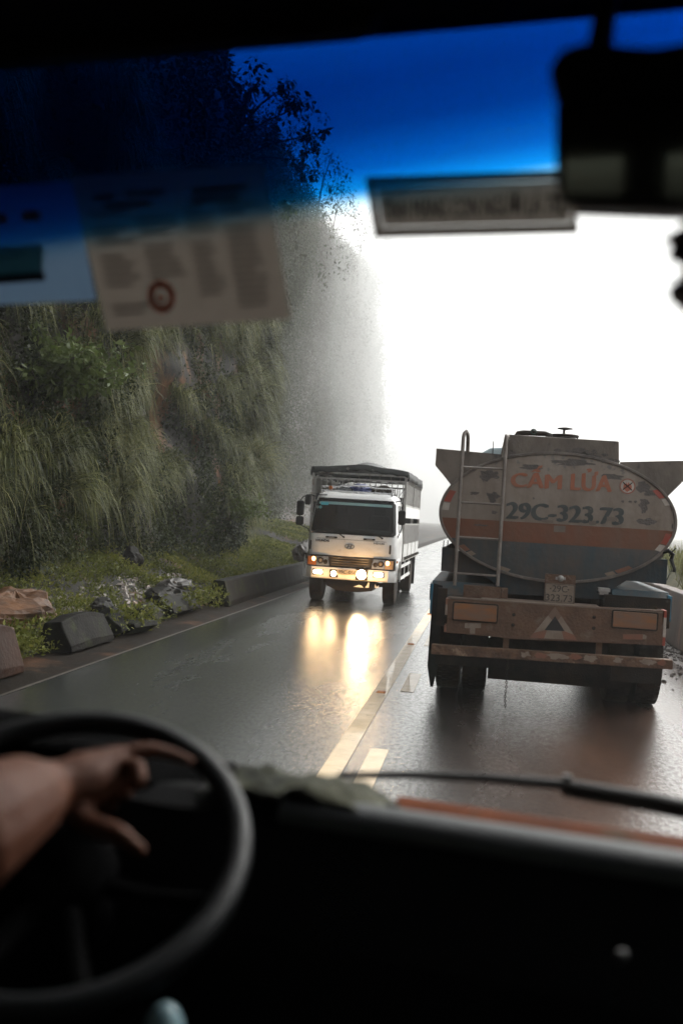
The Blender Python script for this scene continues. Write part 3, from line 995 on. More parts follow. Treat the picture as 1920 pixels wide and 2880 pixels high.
# ================================================================== vehicles
def wheel(parent, cx, cy, r, w, side, dual=False, hub_mat=None):
    """Tyre, rim and hub; side = +1 when the outer face looks to +X."""
    rr = r
    h = w / 2
    prof = [(-h, rr * 0.56), (-h * 1.02, rr * 0.72), (-h, rr * 0.9), (-h * 0.86, rr * 0.975), (-h * 0.4, rr * 0.985), (h * 0.4, rr * 0.985), (h * 0.86, rr * 0.975), (h, rr * 0.9), (h * 1.02, rr * 0.72), (h, rr * 0.56)]
    t = MB()
    t.lathe(prof, (cx, cy, rr), (1, 0, 0), 48)
    nb = 44
    for k in range(nb):
        for (a, b, off) in ((-0.92, -0.5, 0), (-0.44, -0.04, 0.5), (0.04, 0.44, 0), (0.5, 0.92, 0.5)):
            g0, g1 = 2 * PI * (k + off + 0.08) / nb, 2 * PI * (k + off + 0.9) / nb
            r0, r1 = rr * 0.96, rr * 1.0
            P = []
            for rad in (r0, r1):
                for g in (g0, g1):
                    for xx in (a, b):
                        sh = 0.985 if abs(xx) > 0.8 and rad == r1 else 1.0
                        P.append((cx + h * xx, cy + rad * sh * math.cos(g), rr + rad * sh * math.sin(g)))
            t.hexa([P[0], P[1], P[3], P[2], P[4], P[5], P[7], P[6]])
    ty = obj('wheel', t, M['rubber'], parent, smooth=True, angle=30)
    m = MB()
    d = -0.35 if dual else 0.55
    pr = [(side * h * 0.9, rr * 0.57), (side * h * 0.9, rr * 0.5), (side * h * d, rr * 0.42), (side * h * d, rr * 0.2), (side * h * (d + 0.5), rr * 0.17), (side * h * (d + 0.55), rr * 0.02)]
    m.lathe(pr, (cx, cy, rr), (1, 0, 0), 28)
    for k in range(8):
        g = 2 * PI * k / 8
        m.tube([(cx + side * h * d, cy + rr * 0.31 * math.cos(g), rr + rr * 0.31 * math.sin(g)), (cx + side * (h * d + 0.035), cy + rr * 0.31 * math.cos(g), rr + rr * 0.31 * math.sin(g))], 0.018, 6)
    obj('rim', m, hub_mat or M['dark_steel'], ty, smooth=True, angle=35)
    return ty

# ------------------------------------------------------------------ tanker
TK = thing('tank_truck', (0.757, 12.5, 0), 'dirty cream, orange and blue fuel tanker seen from behind in the right-hand lane', 'tanker')
grime = (0.105, 0.075, 0.055)
m_tank = None
def tank_mat():
    m, N, L, b = new_mat('dusty_tank_paint')
    tc = N.new('ShaderNodeTexCoord')
    sx = N.new('ShaderNodeSeparateXYZ')
    L.new(tc.outputs['Object'], sx.inputs[0])
    nz = N.new('ShaderNodeTexNoise')
    nz.inputs['Scale'].default_value = 2.2
    nz.inputs['Detail'].default_value = 9
    nz.inputs['Roughness'].default_value = 0.7
    mp = N.new('ShaderNodeMapping')
    mp.inputs['Scale'].default_value = (1.6, 1, 0.55)
    L.new(tc.outputs['Object'], mp.inputs[0])
    L.new(mp.outputs[0], nz.inputs['Vector'])
    def band(z):
        g = N.new('ShaderNodeMath')
        g.operation = 'GREATER_THAN'
        g.inputs[1].default_value = z
        L.new(sx.outputs['Z'], g.inputs[0])
        return g.outputs[0]
    def mix(f, a, c):
        x = N.new('ShaderNodeMix')
        x.data_type = 'RGBA'
        L.new(f, x.inputs['Factor'])
        for i, s in ((6, a), (7, c)):
            if isinstance(s, tuple):
                x.inputs[i].default_value = s
            else:
                L.new(s, x.inputs[i])
        return x.outputs[2]
    base = mix(band(1.752), (0.025, 0.058, 0.075, 1), (0.21, 0.062, 0.024, 1))
    base = mix(band(1.972), base, (0.33, 0.28, 0.235, 1))
    r = N.new('ShaderNodeMapRange')
    r.inputs['From Min'].default_value = 0.36
    r.inputs['From Max'].default_value = 0.72
    r.inputs['To Min'].default_value = 0.12
    r.inputs['To Max'].default_value = 0.78
    L.new(nz.outputs[0], r.inputs['Value'])
    col = mix(r.outputs[0], base, (0.14, 0.092, 0.062, 1))
    n2 = N.new('ShaderNodeTexNoise')
    n2.inputs['Scale'].default_value = 14
    n2.inputs['Detail'].default_value = 8
    L.new(tc.outputs['Object'], n2.inputs['Vector'])
    # bare worn metal, mostly near the crest of the tank
    zz = N.new('ShaderNodeMapRange')
    zz.inputs['From Min'].default_value = 2.35
    zz.inputs['From Max'].default_value = 2.8
    zz.inputs['To Min'].default_value = -0.2
    zz.inputs['To Max'].default_value = 0.12
    L.new(sx.outputs['Z'], zz.inputs['Value'])
    ad = N.new('ShaderNodeMath')
    ad.operation = 'ADD'
    L.new(n2.outputs[0], ad.inputs[0])
    L.new(zz.outputs[0], ad.inputs[1])
    r2 = N.new('ShaderNodeMapRange')
    r2.inputs['From Min'].default_value = 0.56
    r2.inputs['From Max'].default_value = 0.66
    r2.inputs['To Max'].default_value = 0.8
    L.new(ad.outputs[0], r2.inputs['Value'])
    col = mix(r2.outputs[0], col, (0.13, 0.12, 0.115, 1))
    L.new(col, b.inputs['Base Color'])
    b.inputs['Roughness'].default_value = 0.6
    bp = N.new('ShaderNodeBump')
    bp.inputs['Strength'].default_value = 0.25
    bp.inputs['Distance'].default_value = 0.02
    L.new(n2.outputs[0], bp.inputs['Height'])
    L.new(bp.outputs[0], b.inputs['Normal'])
    return m
m_tank = tank_mat()
m_grey = pm('dusty_grey_plate', (0.21, 0.172, 0.14), (0.11, 0.088, 0.07), 3, 0.6, bump=0.25, bscale=30, c3=(0.065, 0.052, 0.045), s3=5, t3=(0.58, 0.64), stretch=(1, 1, 0.6))
m_blue = pm('dusty_blue_frame', (0.028, 0.05, 0.062), (0.07, 0.054, 0.044), 2.5, 0.7, spec=0.2, bump=0.25, bscale=30, c3=(0.12, 0.085, 0.06), s3=3, t3=(0.55, 0.75), stretch=(1, 1, 0.5))
m_mudblue = pm('dusty_mudguard_paint', (0.03, 0.07, 0.09), (0.06, 0.06, 0.058), 4, 0.6, c3=(0.1, 0.078, 0.063), s3=4, t3=(0.48, 0.66))
m_edgeblue = pm('blue_edge_paint', (0.03, 0.2, 0.33), (0.045, 0.16, 0.24), 4, 0.45)
m_brown = pm('clay_caked_steel', (0.16, 0.086, 0.05), (0.095, 0.052, 0.032), 4, 0.7, bump=0.5, bscale=35, c3=(0.2, 0.145, 0.105), s3=5, t3=(0.56, 0.7))
m_rust = pm('chipped_rusty_bar', (0.2, 0.105, 0.058), (0.07, 0.036, 0.02), 7, 0.65, bump=0.9, bscale=22, c3=(0.3, 0.2, 0.13), s3=9, t3=(0.56, 0.64))
m_ladder = pm('ladder_tube_paint', (0.27, 0.235, 0.205), (0.15, 0.12, 0.1), 7, 0.5, bump=0.3, bscale=50)
m_red = pm('dusty_red_film', (0.42, 0.055, 0.03), (0.3, 0.075, 0.045), 9, 0.45)
m_wht = pm('dusty_white_film', (0.58, 0.52, 0.46), (0.4, 0.34, 0.29), 9, 0.45)
m_dustred = pm('clay_covered_red_film', (0.27, 0.105, 0.06), (0.2, 0.1, 0.065), 9, 0.55)
m_dustwht = pm('clay_covered_white_film', (0.3, 0.24, 0.19), (0.22, 0.16, 0.12), 9, 0.55)
m_peel = pm('bare_dull_metal', (0.075, 0.065, 0.058), (0.12, 0.1, 0.088), 12, 0.65, bump=0.4, bscale=60)
m_ink = pm('dark_green_lettering', (0.038, 0.05, 0.05), (0.065, 0.068, 0.064), 12, 0.6, c3=(0.2, 0.17, 0.15), s3=16, t3=(0.63, 0.68))
m_orange_txt = pm('faded_orange_lettering', (0.36, 0.105, 0.045), (0.30, 0.115, 0.06), 10, 0.6, c3=(0.22, 0.16, 0.12), s3=14, t3=(0.62, 0.7))
TC, TA, TB = (0.757, 2.045), 1.27, 0.708
TY0 = 11.16
def tank_y(x, z):
    q = min(1.0, ((x - TC[0]) / TA) ** 2 + ((z - TC[1]) / TB) ** 2)
    return TY0 - 0.06 * (1 - q)
def ell(k, n=96, a=None, b_=None):
    return [(TC[0] + (a or TA) * k * math.cos(2 * PI * i / n), TC[1] + (b_ or TB) * k * math.sin(2 * PI * i / n)) for i in range(n)]
b = MB()
vs = []
rings = [0.06, 0.3, 0.55, 0.75, 0.9, 1.0]
for k in rings:
    vs += [(x, tank_y(x, z), z) for x, z in ell(k)]
for y in (12.5, 14.0, 16.2):
    vs += [(x, y, z) for x, z in ell(1.0)]
fs = [tuple(range(96))]
nr = len(rings) + 3
for i in range(nr - 1):
    for k in range(96):
        fs.append((i * 96 + k, i * 96 + (k + 1) % 96, (i + 1) * 96 + (k + 1) % 96, (i + 1) * 96 + k))
fs.append(tuple(range(nr * 96 - 1, nr * 96 - 97, -1)))
b.add(vs, fs)
tank = obj('tank', b, m_tank, TK, smooth=True, angle=50)
b = MB()
b.ring(ell(1.0, a=TA + 0.012, b_=TB + 0.012), ell(1.0, a=TA - 0.02, b_=TB - 0.02), TY0 - 0.022, TY0 + 0.03)
obj('rim_flange', b, pm('flange_steel', (0.2, 0.165, 0.14), (0.085, 0.07, 0.06), 5, 0.6, bump=0.3, bscale=40), tank, bevel=0.006)
on = lambda d: (lambda x, z: tank_y(x, z) - d)
def conform(mb, d):
    return mb
obj('warning_lettering', text_mesh('CẤM', 0.240, 0.795, 2.350, 2.605, bold=0.045, depth=0.004, y=on(0.002)), m_orange_txt, tank)
obj('warning_lettering', text_mesh('LỬA', 0.885, 1.33, 2.350, 2.600, bold=0.045, depth=0.004, y=on(0.002)), m_orange_txt, tank)
obj('number_lettering', text_mesh('29C-323.73', 0.207, 1.472, 1.998, 2.188, bold=0.05, depth=0.004, y=on(0.002)), m_ink, tank)
m_torn = pm('torn_film_paper', (0.2, 0.155, 0.125), (0.16, 0.125, 0.1), 9, 0.6)
# torn film edges across the lower half of the number
b = MB()
for (x0, x1, z0, z1) in ((0.60, 0.725, 1.985, 2.012), (1.105, 1.18, 1.99, 2.03), (1.29, 1.40, 2.045, 2.085)):
    pts = [(x0, z0)] + [(x0 + (x1 - x0) * i / 5, z0 - 0.006 * rng.uniform()) for i in range(1, 6)] + [(x1 - (x1 - x0) * i / 5, z1 + 0.012 * rng.uniform() - 0.006) for i in range(6)]
    b = MB()
    b.prism(pts, on(0.009), on(0.006))
    obj('torn_film', b, m_torn, tank)
b = MB()
b.prism([(0.735, 1.885), (0.86, 1.888), (0.86, 1.957), (0.735, 1.955)], on(0.006), on(0.002))
obj('torn_film', b, m_torn, tank)
b = MB()
def blob(cx, cz, rx, rz, seed, n=22):
    out = []
    for i in range(n):
        g = 2 * PI * i / n
        k = 1 + 0.55 * noise.fractal(Vector((math.cos(g) * 1.6 + seed * 5, math.sin(g) * 1.6, seed)), 0.7, 2.1, 4)
        out.append((cx + rx * k * math.cos(g), cz + rz * k * math.sin(g)))
    return out
for i, (cx, cz, rx, rz) in enumerate([(0.02, 2.475, 0.1, 0.05), (-0.045, 2.44, 0.05, 0.05), (0.05, 2.24, 0.065, 0.05), (0.06, 2.19, 0.025, 0.05), (-0.15, 2.26, 0.05, 0.018), (0.08, 2.06, 0.035, 0.015),
                                      (1.67, 2.25, 0.055, 0.05), (1.68, 2.19, 0.03, 0.04), (1.70, 2.06, 0.1, 0.035), (1.75, 2.06, 0.06, 0.025), (1.66, 2.42, 0.07, 0.06), (1.73, 2.37, 0.06, 0.035),
                                      (1.45, 2.26, 0.016, 0.012), (1.53, 2.265, 0.018, 0.012), (1.585, 2.265, 0.018, 0.012), (-0.05, 1.91, 0.07, 0.012), (1.33, 2.52, 0.12, 0.03), (0.9, 2.655, 0.22, 0.035),
                                      (0.47, 2.58, 0.12, 0.03), (1.995, 2.02, 0.015, 0.03), (0.50, 2.24, 0.012, 0.01)]):
    b = MB()
    b.prism([p for p in blob(cx, cz, rx, rz, i + 1) if ((p[0] - TC[0]) / (TA - 0.03)) ** 2 + ((p[1] - TC[1]) / (TB - 0.03)) ** 2 < 1], on(0.003), on(0.0))
    obj('peeled_patch', b, m_peel, tank)
# no-flame sign
sg = MB()
c0 = (1.492, 2.428)
circ = lambda r, c=c0, n=28: [(c[0] + r * math.cos(2 * PI * i / n), c[1] + r * math.sin(2 * PI * i / n)) for i in range(n)]
sg.prism(circ(0.083), on(0.004), on(0.001))
sign = obj('fire_sign', sg, m_wht, TK)
b = MB()
b.ring(circ(0.085), circ(0.071), on(0.008), on(0.003))
obj('red_ring', b, pm('faded_red_ring', (0.34, 0.1, 0.06), (0.28, 0.12, 0.08), 9, 0.5), sign)
b = MB()
fl = [(-0.045, -0.03), (0, -0.062), (0.045, -0.03), (0.045, 0.0), (0.032, 0.03), (0.024, 0.008), (0.012, 0.052), (0.0, 0.015), (-0.012, 0.044), (-0.02, 0.012), (-0.034, 0.034), (-0.042, 0.005)]
b.prism([(c0[0] + x, c0[1] + z) for x, z in fl], on(0.008), on(0.004))
obj('flame_mark', b, pm('flame_red', (0.45, 0.12, 0.06), (0.4, 0.1, 0.05), 9, 0.5), sign)
b = MB()
for sgn in (-1, 1):
    b.prism([(c0[0] + sgn * x * 0.05 - z * 0.0, c0[1] + x * 0.042 + z) for x, z in ([(-1, -0.007), (1, -0.007), (1, 0.007), (-1, 0.007)])], on(0.013), on(0.0085))
obj('black_cross', b, M['black_plastic'], sign)
# reflective film on the rim
def film(parts, mat, name):
    for p in parts:
        mb = MB()
        mb.prism(p, on(0.005), on(0.001))
        obj(name, mb, mat, tank)
def on_rim(g0, g1, r0=0.925, r1=0.985):
    n = 5
    o1 = [(TC[0] + TA * r1 * math.cos(R_(g0 + (g1 - g0) * i / n)), TC[1] + TB * r1 * math.sin(R_(g0 + (g1 - g0) * i / n))) for i in range(n + 1)]
    i1 = [(TC[0] + TA * r0 * math.cos(R_(g1 - (g1 - g0) * i / n)), TC[1] + TB * r0 * math.sin(R_(g1 - (g1 - g0) * i / n))) for i in range(n + 1)]
    return o1 + i1
film([on_rim(160, 171), on_rim(24, 32, 0.93, 0.99), on_rim(-19, -9, 0.93, 0.99)], m_red, 'red_film')
film([on_rim(172, 179), on_rim(17, 23, 0.94, 1.0), on_rim(-26, -20, 0.93, 0.99)], m_wht, 'white_film')
film([on_rim(213, 219), on_rim(-56, -47, 0.92, 0.97)], m_dustred, 'dusty_red_film')
film([on_rim(240, 247, 0.92, 0.97), on_rim(220, 224), on_rim(-62, -57, 0.92, 0.97)], m_dustwht, 'dusty_white_film')

# box and troughs on top
b = MB()
b.prism([(0.147, 2.56), (1.405, 2.6), (1.385, 2.918), (0.15, 2.938)][::1], TY0 + 0.05, 15.6)
obj('manhole_box', b, m_grey, TK, bevel=0.008)
b = MB()
for i, (cx, cz, rx, rz) in enumerate([(0.95, 2.77, 0.13, 0.045), (0.73, 2.78, 0.04, 0.025), (0.22, 2.72, 0.06, 0.05), (0.63, 2.735, 0.04, 0.025), (1.13, 2.79, 0.03, 0.03), (1.12, 2.73, 0.09, 0.02), (1.24, 2.76, 0.03, 0.02), (1.33, 2.7, 0.06, 0.03), (0.8, 2.7, 0.03, 0.02), (1.03, 2.75, 0.05, 0.03)]):
    b = MB()
    b.prism(blob(cx, cz, rx, rz, i + 40), TY0 + 0.047, TY0 + 0.0505)
    obj('peeled_patch', b, m_peel, TK)
for poly in ([(-0.602, 2.558), (-0.376, 2.30), (-0.30, 2.30), (0.135, 2.56), (0.135, 2.711), (-0.595, 2.743)], [(1.415, 2.6), (1.80, 2.30), (1.905, 2.32), (2.115, 2.565), (2.11, 2.745), (1.413, 2.694)]):
    b = MB()
    b.prism(poly, TY0 + 0.07, TY0 + 0.085)
    sgn = -1 if poly[0][0] < 0 else 1
    xe = -0.6 if sgn < 0 else 2.112
    xb = -0.376 if sgn < 0 else 1.905
    b.hexa([(xe, TY0 + 0.085, 2.56), (xe + 0.012, TY0 + 0.085, 2.56), (xe + 0.012, 15.5, 2.56), (xe, 15.5, 2.56), (xe, TY0 + 0.085, 2.743), (xe + 0.012, TY0 + 0.085, 2.743), (xe + 0.012, 15.5, 2.743), (xe, 15.5, 2.743)])
    b.hexa([(xb, TY0 + 0.085, 2.31), (xb + 0.012, TY0 + 0.085, 2.32), (xb + 0.012, 15.5, 2.32), (xb, 15.5, 2.31), (xe, TY0 + 0.085, 2.55), (xe + 0.012, TY0 + 0.085, 2.558), (xe + 0.012, 15.5, 2.558), (xe, 15.5, 2.55)])
    obj('side_trough', b, m_grey, TK)
b = MB()
b.tube([(0.28, 11.45, 2.93), (0.30, 11.45, 2.975), (0.36, 11.45, 2.985), (0.60, 11.45, 2.985), (0.66, 11.45, 2.965), (0.67, 11.45, 2.93)], 0.03, 10)
obj('vapour_pipe', b, M['dark_steel'], TK, smooth=True)
b = MB()
b.tube([(0.47, 11.45, 2.985), (0.47, 11.45, 3.02)], 0.02, 8)
b.torus((0.47, 11.42, 3.0), (1, 0, 0), (0, 0, 1), 0.028, 0.007, 20, 6)
obj('valve', b, pm('green_valve', (0.02, 0.05, 0.04)), TK)
b = MB()
b.lathe([(0, 0.17), (0.015, 0.17), (0.015, 0.14), (0.05, 0.13)], (0.82, 11.62, 2.93), (0, 0, 1), 28)
b.torus((0.82, 11.62, 2.985), (1, 0, 0), (0, 1, 0), 0.16, 0.012, 32, 8)
for x in (0.67, 0.97):
    b.tube([(x, 11.6, 2.93), (x, 11.6, 2.99)], 0.012, 6)
b.tube([(0.82, 11.62, 2.97), (0.82, 11.62, 3.065)], 0.014, 8)
b.lathe([(0, 0.03), (0.01, 0.085), (0.018, 0.085), (0.028, 0.03)], (0.83, 11.62, 3.055), (0, 0, 1), 20)
obj('manhole_lid', b, M['dark_steel'], TK, smooth=True)

# ladder
LY = 10.98
lad = MB()
lad.tube([(-0.299, LY, 1.235), (-0.299, LY, 2.86), (-0.292, LY + 0.02, 2.905), (-0.272, LY + 0.04, 2.93), (-0.255, LY + 0.08, 2.905), (-0.25, LY + 0.12, 2.86), (-0.25, LY + 0.25, 2.72)], 0.021, 10)
lad.tube([(0.164, LY, 1.26), (0.164, LY, 2.85), (0.168, LY + 0.02, 2.89), (0.18, LY + 0.05, 2.90), (0.19, LY + 0.22, 2.88)], 0.021, 10)
for z in (2.535, 2.148, 1.767, 1.37):
    lad.tube([(-0.299, LY, z), (0.164, LY, z)], 0.0125, 8)
for x in (-0.299, 0.164):
    for z in (1.3, 2.2):
        lad.tube([(x, LY, z), (x, 11.2, z)], 0.012, 6)
obj('ladder', lad, m_ladder, TK, smooth=True)

# frame saddle, number plate and its lamp
b = MB()
b.prism([(-0.466, 1.372), (0.03, 1.352), (0.267, 1.165), (1.26, 1.178), (1.55, 1.405), (1.972, 1.39), (1.972, 1.662), (1.9, 1.66), (0.757, 1.36), (-0.40, 1.64), (-0.469, 1.64)], TY0 + 0.045, TY0 + 0.12)
sad = obj('saddle_frame', b, m_blue, TK, bevel=0.006)
b = MB()
b.box(0.25, 0.33, TY0 + 0.12, 17, 0.85, 1.36)
b.box(1.2, 1.28, TY0 + 0.12, 17, 0.85, 1.36)
b.box(-0.46, -0.44, TY0 + 0.12, 16.0, 1.375, 1.635)
b.box(1.945, 1.965, TY0 + 0.12, 16.0, 1.395, 1.655)
obj('chassis_rail', b, M['dark_steel'], TK)
b = MB()
for i, (x, h) in enumerate(((-0.455, 0.075), (-0.41, 0.08), (-0.36, 0.06), (-0.315, 0.055))):
    b.tube([(x, TY0 + 0.1, 1.62), (x, TY0 + 0.1, 1.64 + h)], 0.006, 5)
obj('rope_hook', b, M['dark_steel'], TK)
PY = 10.95
b = MB()
b.prism(rrect(0.664, 0.988, 1.118, 1.432, 0.012), PY, PY + 0.012)
hold = obj('plate_bracket', b, m_brown, TK)
b = MB()
b.prism(rrect(0.669, 0.983, 1.122, 1.332, 0.014), PY - 0.008, PY - 0.001)
pl = obj('number_plate', b, pm('clay_dusted_plate', (0.3, 0.235, 0.18), (0.23, 0.17, 0.125), 9, 0.5), TK)
pink = pm('plate_ink', (0.055, 0.045, 0.038), (0.09, 0.07, 0.055), 12, 0.6)
obj('plate_lettering', text_mesh('29C', 0.745, 0.905, 1.244, 1.315, bold=0.012, depth=0.005, y=PY - 0.0085), pink, pl)
obj('plate_lettering', text_mesh('323.73', 0.681, 0.962, 1.142, 1.217, bold=0.012, depth=0.005, y=PY - 0.0085), pink, pl)
b = MB()
for x in (0.728, 0.915):
    b.tube([(x, PY - 0.001, 1.275), (x, PY - 0.014, 1.275)], 0.009, 8)
b.ring(rrect(0.672, 0.98, 1.125, 1.329, 0.012), rrect(0.678, 0.974, 1.131, 1.323, 0.01), PY - 0.011, PY - 0.0075)
obj('plate_rim', b, pink, pl)
b = MB()
b.ball((0.828, PY - 0.02, 1.392), (0.034, 0.03, 0.034))
b.box(0.775, 0.88, PY - 0.012, PY - 0.001, 1.375, 1.405)
obj('plate_lamp', b, M['rail_steel'], hold, smooth=True, angle=60)
b = MB()
b.box(1.235, 1.36, 11.0, 11.15, 1.275, 1.315)
b.box(1.25, 1.345, 11.02, 11.15, 1.24, 1.275)
obj('side_lamp_bracket', b, M['rail_steel'], TK, bevel=0.004)
b = MB()
b.lathe([(0, 0.075), (1.2, 0.075)], (1.85, TY0 + 0.02, 1.725), (0, 1, 0), 20)
hose = obj('hose_tube', b, m_peel, TK, smooth=True)
b = MB()
b.tube([(1.90, TY0, 1.73), (1.96, TY0 - 0.02, 1.76), (2.01, TY0 - 0.02, 1.72), (1.995, TY0 - 0.02, 1.66), (2.02, TY0 - 0.02, 1.6), (2.035, TY0 - 0.02, 1.56), (2.03, TY0 - 0.02, 1.53)], [0.02, 0.025, 0.022, 0.022, 0.016, 0.016, 0.02], 8)
b.tube([(1.97, TY0 - 0.02, 1.70), (2.0, TY0 - 0.03, 1.75), (2.035, TY0 - 0.03, 1.79)], 0.007, 6)
obj('tied_rope', b, M['black_plastic'], TK, smooth=True)

# rear beam with lamps
BY = 10.5
b = MB()
b.prism([(-0.342, 0.764), (0.20, 0.760), (0.27, 0.748), (1.848, 0.80), (1.828, 1.158), (-0.345, 1.118)], BY, BY + 0.03)
b.box(-0.342, -0.332, BY + 0.03, BY + 0.5, 0.77, 1.118)
b.box(1.83, 1.84, BY + 0.03, BY + 0.5, 0.80, 1.152)
beam = obj('rear_beam', b, m_brown, TK, bevel=0.006)
b = MB()
b.box(0.0, 1.23, BY + 0.03, BY + 0.6, 1.10, 1.128)
b.box(-0.345, 1.83, BY - 0.004, BY + 0.06, 1.128, 1.142)
obj('step_plate', b, pm('dusty_step', (0.22, 0.165, 0.125), (0.17, 0.125, 0.1), 7, 0.65), beam)
lens = pm('dusty_red_lens', (0.24, 0.105, 0.045), (0.19, 0.11, 0.07), 5, 0.4, bump=0.3, bscale=90, stretch=(1, 1, 3), c3=(0.3, 0.11, 0.025), s3=4, t3=(0.5, 0.7))
for (x0, x1, z0, z1) in ((-0.278, 0.166, 0.912, 1.085), (1.340, 1.772, 0.955, 1.118)):
    b = MB()
    b.ring(rrect(x0 - 0.014, x1 + 0.014, z0 - 0.014, z1 + 0.014, 0.02), rrect(x0, x1, z0, z1, 0.01), BY - 0.014, BY + 0.001)
    hs_ = obj('tail_lamp', b, M['dark_steel'], TK)
    b = MB()
    b.prism(rrect(x0 + 0.001, x1 - 0.001, z0 + 0.001, z1 - 0.001, 0.01), BY - 0.018, BY - 0.002)
    obj('lens', b, lens, hs_, bevel=0.004)
tri = lambda k, c=(0.757, 0.905): [(c[0] + (x - c[0]) * k, c[1] + (z - c[1]) * k) for x, z in ((0.518, 0.778), (0.998, 0.79), (0.757, 1.118))]
b = MB()
T_o, T_i = tri(1.0), [(0.662, 0.868), (0.865, 0.873), (0.761, 1.02)]
def quad(p, m_, name):
    q = MB()
    q.prism(p, BY - 0.006, BY - 0.001)
    return obj(name, q, m_, beam)
def lerp(a, c, t):
    return (a[0] + (c[0] - a[0]) * t, a[1] + (c[1] - a[1]) * t)
quad([T_o[0], lerp(T_o[0], T_o[1], 0.3), lerp(T_i[0], T_i[1], 0.12), T_i[0], lerp(T_o[0], T_o[2], 0.16)], m_dustred, 'triangle_film')
quad([lerp(T_o[0], T_o[1], 0.72), T_o[1], lerp(T_o[1], T_o[2], 0.16), T_i[1], lerp(T_i[0], T_i[1], 0.86)], m_dustred, 'triangle_film')
quad([lerp(T_o[0], T_o[1], 0.3), lerp(T_o[0], T_o[1], 0.72), lerp(T_i[0], T_i[1], 0.86), lerp(T_i[0], T_i[1], 0.12)], m_dustwht, 'triangle_film')
quad([lerp(T_o[1], T_o[2], 0.16), lerp(T_o[1], T_o[2], 0.72), lerp(T_i[1], T_i[2], 0.72), T_i[1]], m_dustwht, 'triangle_film')
quad([T_i[0], lerp(T_i[0], T_i[2], 0.72), lerp(T_o[0], T_o[2], 0.72), lerp(T_o[0], T_o[2], 0.16)], m_dustwht, 'triangle_film')
quad([lerp(T_o[1], T_o[2], 0.72), T_o[2], lerp(T_o[0], T_o[2], 0.72), lerp(T_i[0], T_i[2], 0.72), T_i[2], lerp(T_i[1], T_i[2], 0.72)], pm('clay_on_film', (0.2, 0.125, 0.085), (0.16, 0.1, 0.07)), 'triangle_film')
b = MB()
b.prism([(0.662, 0.868), (0.865, 0.873), (0.761, 1.02)], BY - 0.003, BY - 0.0012)
obj('triangle_opening', b, pm('unlit_hollow', (0.006, 0.005, 0.005)), beam)
b = MB()
for x, z in ((0.341, 1.004), (0.339, 0.897), (1.153, 1.038), (1.155, 0.925)):
    b = MB()
    b.lathe([(0, 0.018), (0.006, 0.018), (0.006, 0.01), (0.018, 0.008)], (x, BY, z), (0, -1, 0), 10)
    obj('bolt', b, M['dark_steel'], beam)
quad([(1.452, 0.835), (1.645, 0.845), (1.645, 0.9), (1.45, 0.885)], m_dustred, 'side_film')
quad([(1.645, 0.85), (1.68, 0.855), (1.685, 0.885), (1.66, 0.9), (1.645, 0.895)], m_dustwht, 'side_film')
quad([(-0.155, 0.828), (-0.10, 0.83), (-0.10, 0.775), (-0.045, 0.777), (-0.045, 0.835), (0.012, 0.84), (0.012, 0.89), (-0.155, 0.88)], m_dustwht, 'side_film')
b = MB()
b.box(1.842, 1.868, BY - 0.003, BY + 0.2, 1.085, 1.155)
obj('edge_film', b, m_red, beam)
b = MB()
b.box(1.842, 1.868, BY - 0.003, BY + 0.2, 0.80, 0.885)
obj('edge_film', b, m_red, beam)
b = MB()
b.box(1.842, 1.868, BY - 0.003, BY + 0.2, 0.885, 1.085)
obj('edge_film', b, m_wht, beam)
b = MB()
b.box(-0.368, -0.345, BY - 0.003, BY + 0.2, 0.95, 1.06)
b2 = MB()
b2.box(-0.368, -0.345, BY - 0.003, BY + 0.2, 1.06, 1.118)
obj('edge_film', b2, m_dustred, beam)
b2 = MB()
b2.box(-0.368, -0.345, BY - 0.003, BY + 0.2, 0.77, 0.84)
obj('edge_film', b, m_dustwht, beam)
obj('edge_film', b2, m_dustred, beam)
b = MB()
b.hexa([(-0.485, BY - 0.06, 0.535), (1.946, BY - 0.06, 0.572), (1.946, BY + 0.04, 0.572), (-0.485, BY + 0.04, 0.535),
        (-0.485, BY - 0.06, 0.637), (1.943, BY - 0.06, 0.668), (1.943, BY + 0.04, 0.668), (-0.485, BY + 0.04, 0.637)])
bar = obj('under_run_bar', b, m_rust, TK, bevel=0.008)
for mat_, segs in ((m_dustred, [(0.58, 0.70), (0.92, 1.04), (1.80, 1.87)]), (m_dustwht, [(0.70, 0.92), (0.44, 0.53), (1.06, 1.2), (1.36, 1.46), (1.62, 1.78)])):
    for x0, x1 in segs:
        b = MB()
        z0 = 0.552 + 0.0152 * (x0 + 0.485)
        b.prism(blob((x0 + x1) / 2, z0 + 0.045, (x1 - x0) / 2, 0.03, x0 * 7), BY - 0.063, BY - 0.0605)
        obj('bar_film', b, mat_, bar)
b = MB()
for x, w in ((0.281, 0.03), (1.225, 0.03)):
    b = MB()
    b.box(x - w, x + w, BY + 0.041, BY + 0.07, 0.60, 0.80)
    obj('bar_post', b, m_brown, TK)
# chain
b = MB()
for i in range(22):
    z = 0.54 - i * 0.024
    a = PI / 2 * (i % 2)
    b.torus((0.305 + 0.004 * math.sin(i * 0.7), BY - 0.02, z), (math.cos(a), math.sin(a), 0), (0, 0, 1), 0.011, 0.004, 10, 5)
obj('earthing_chain', b, M['dark_steel'], TK)
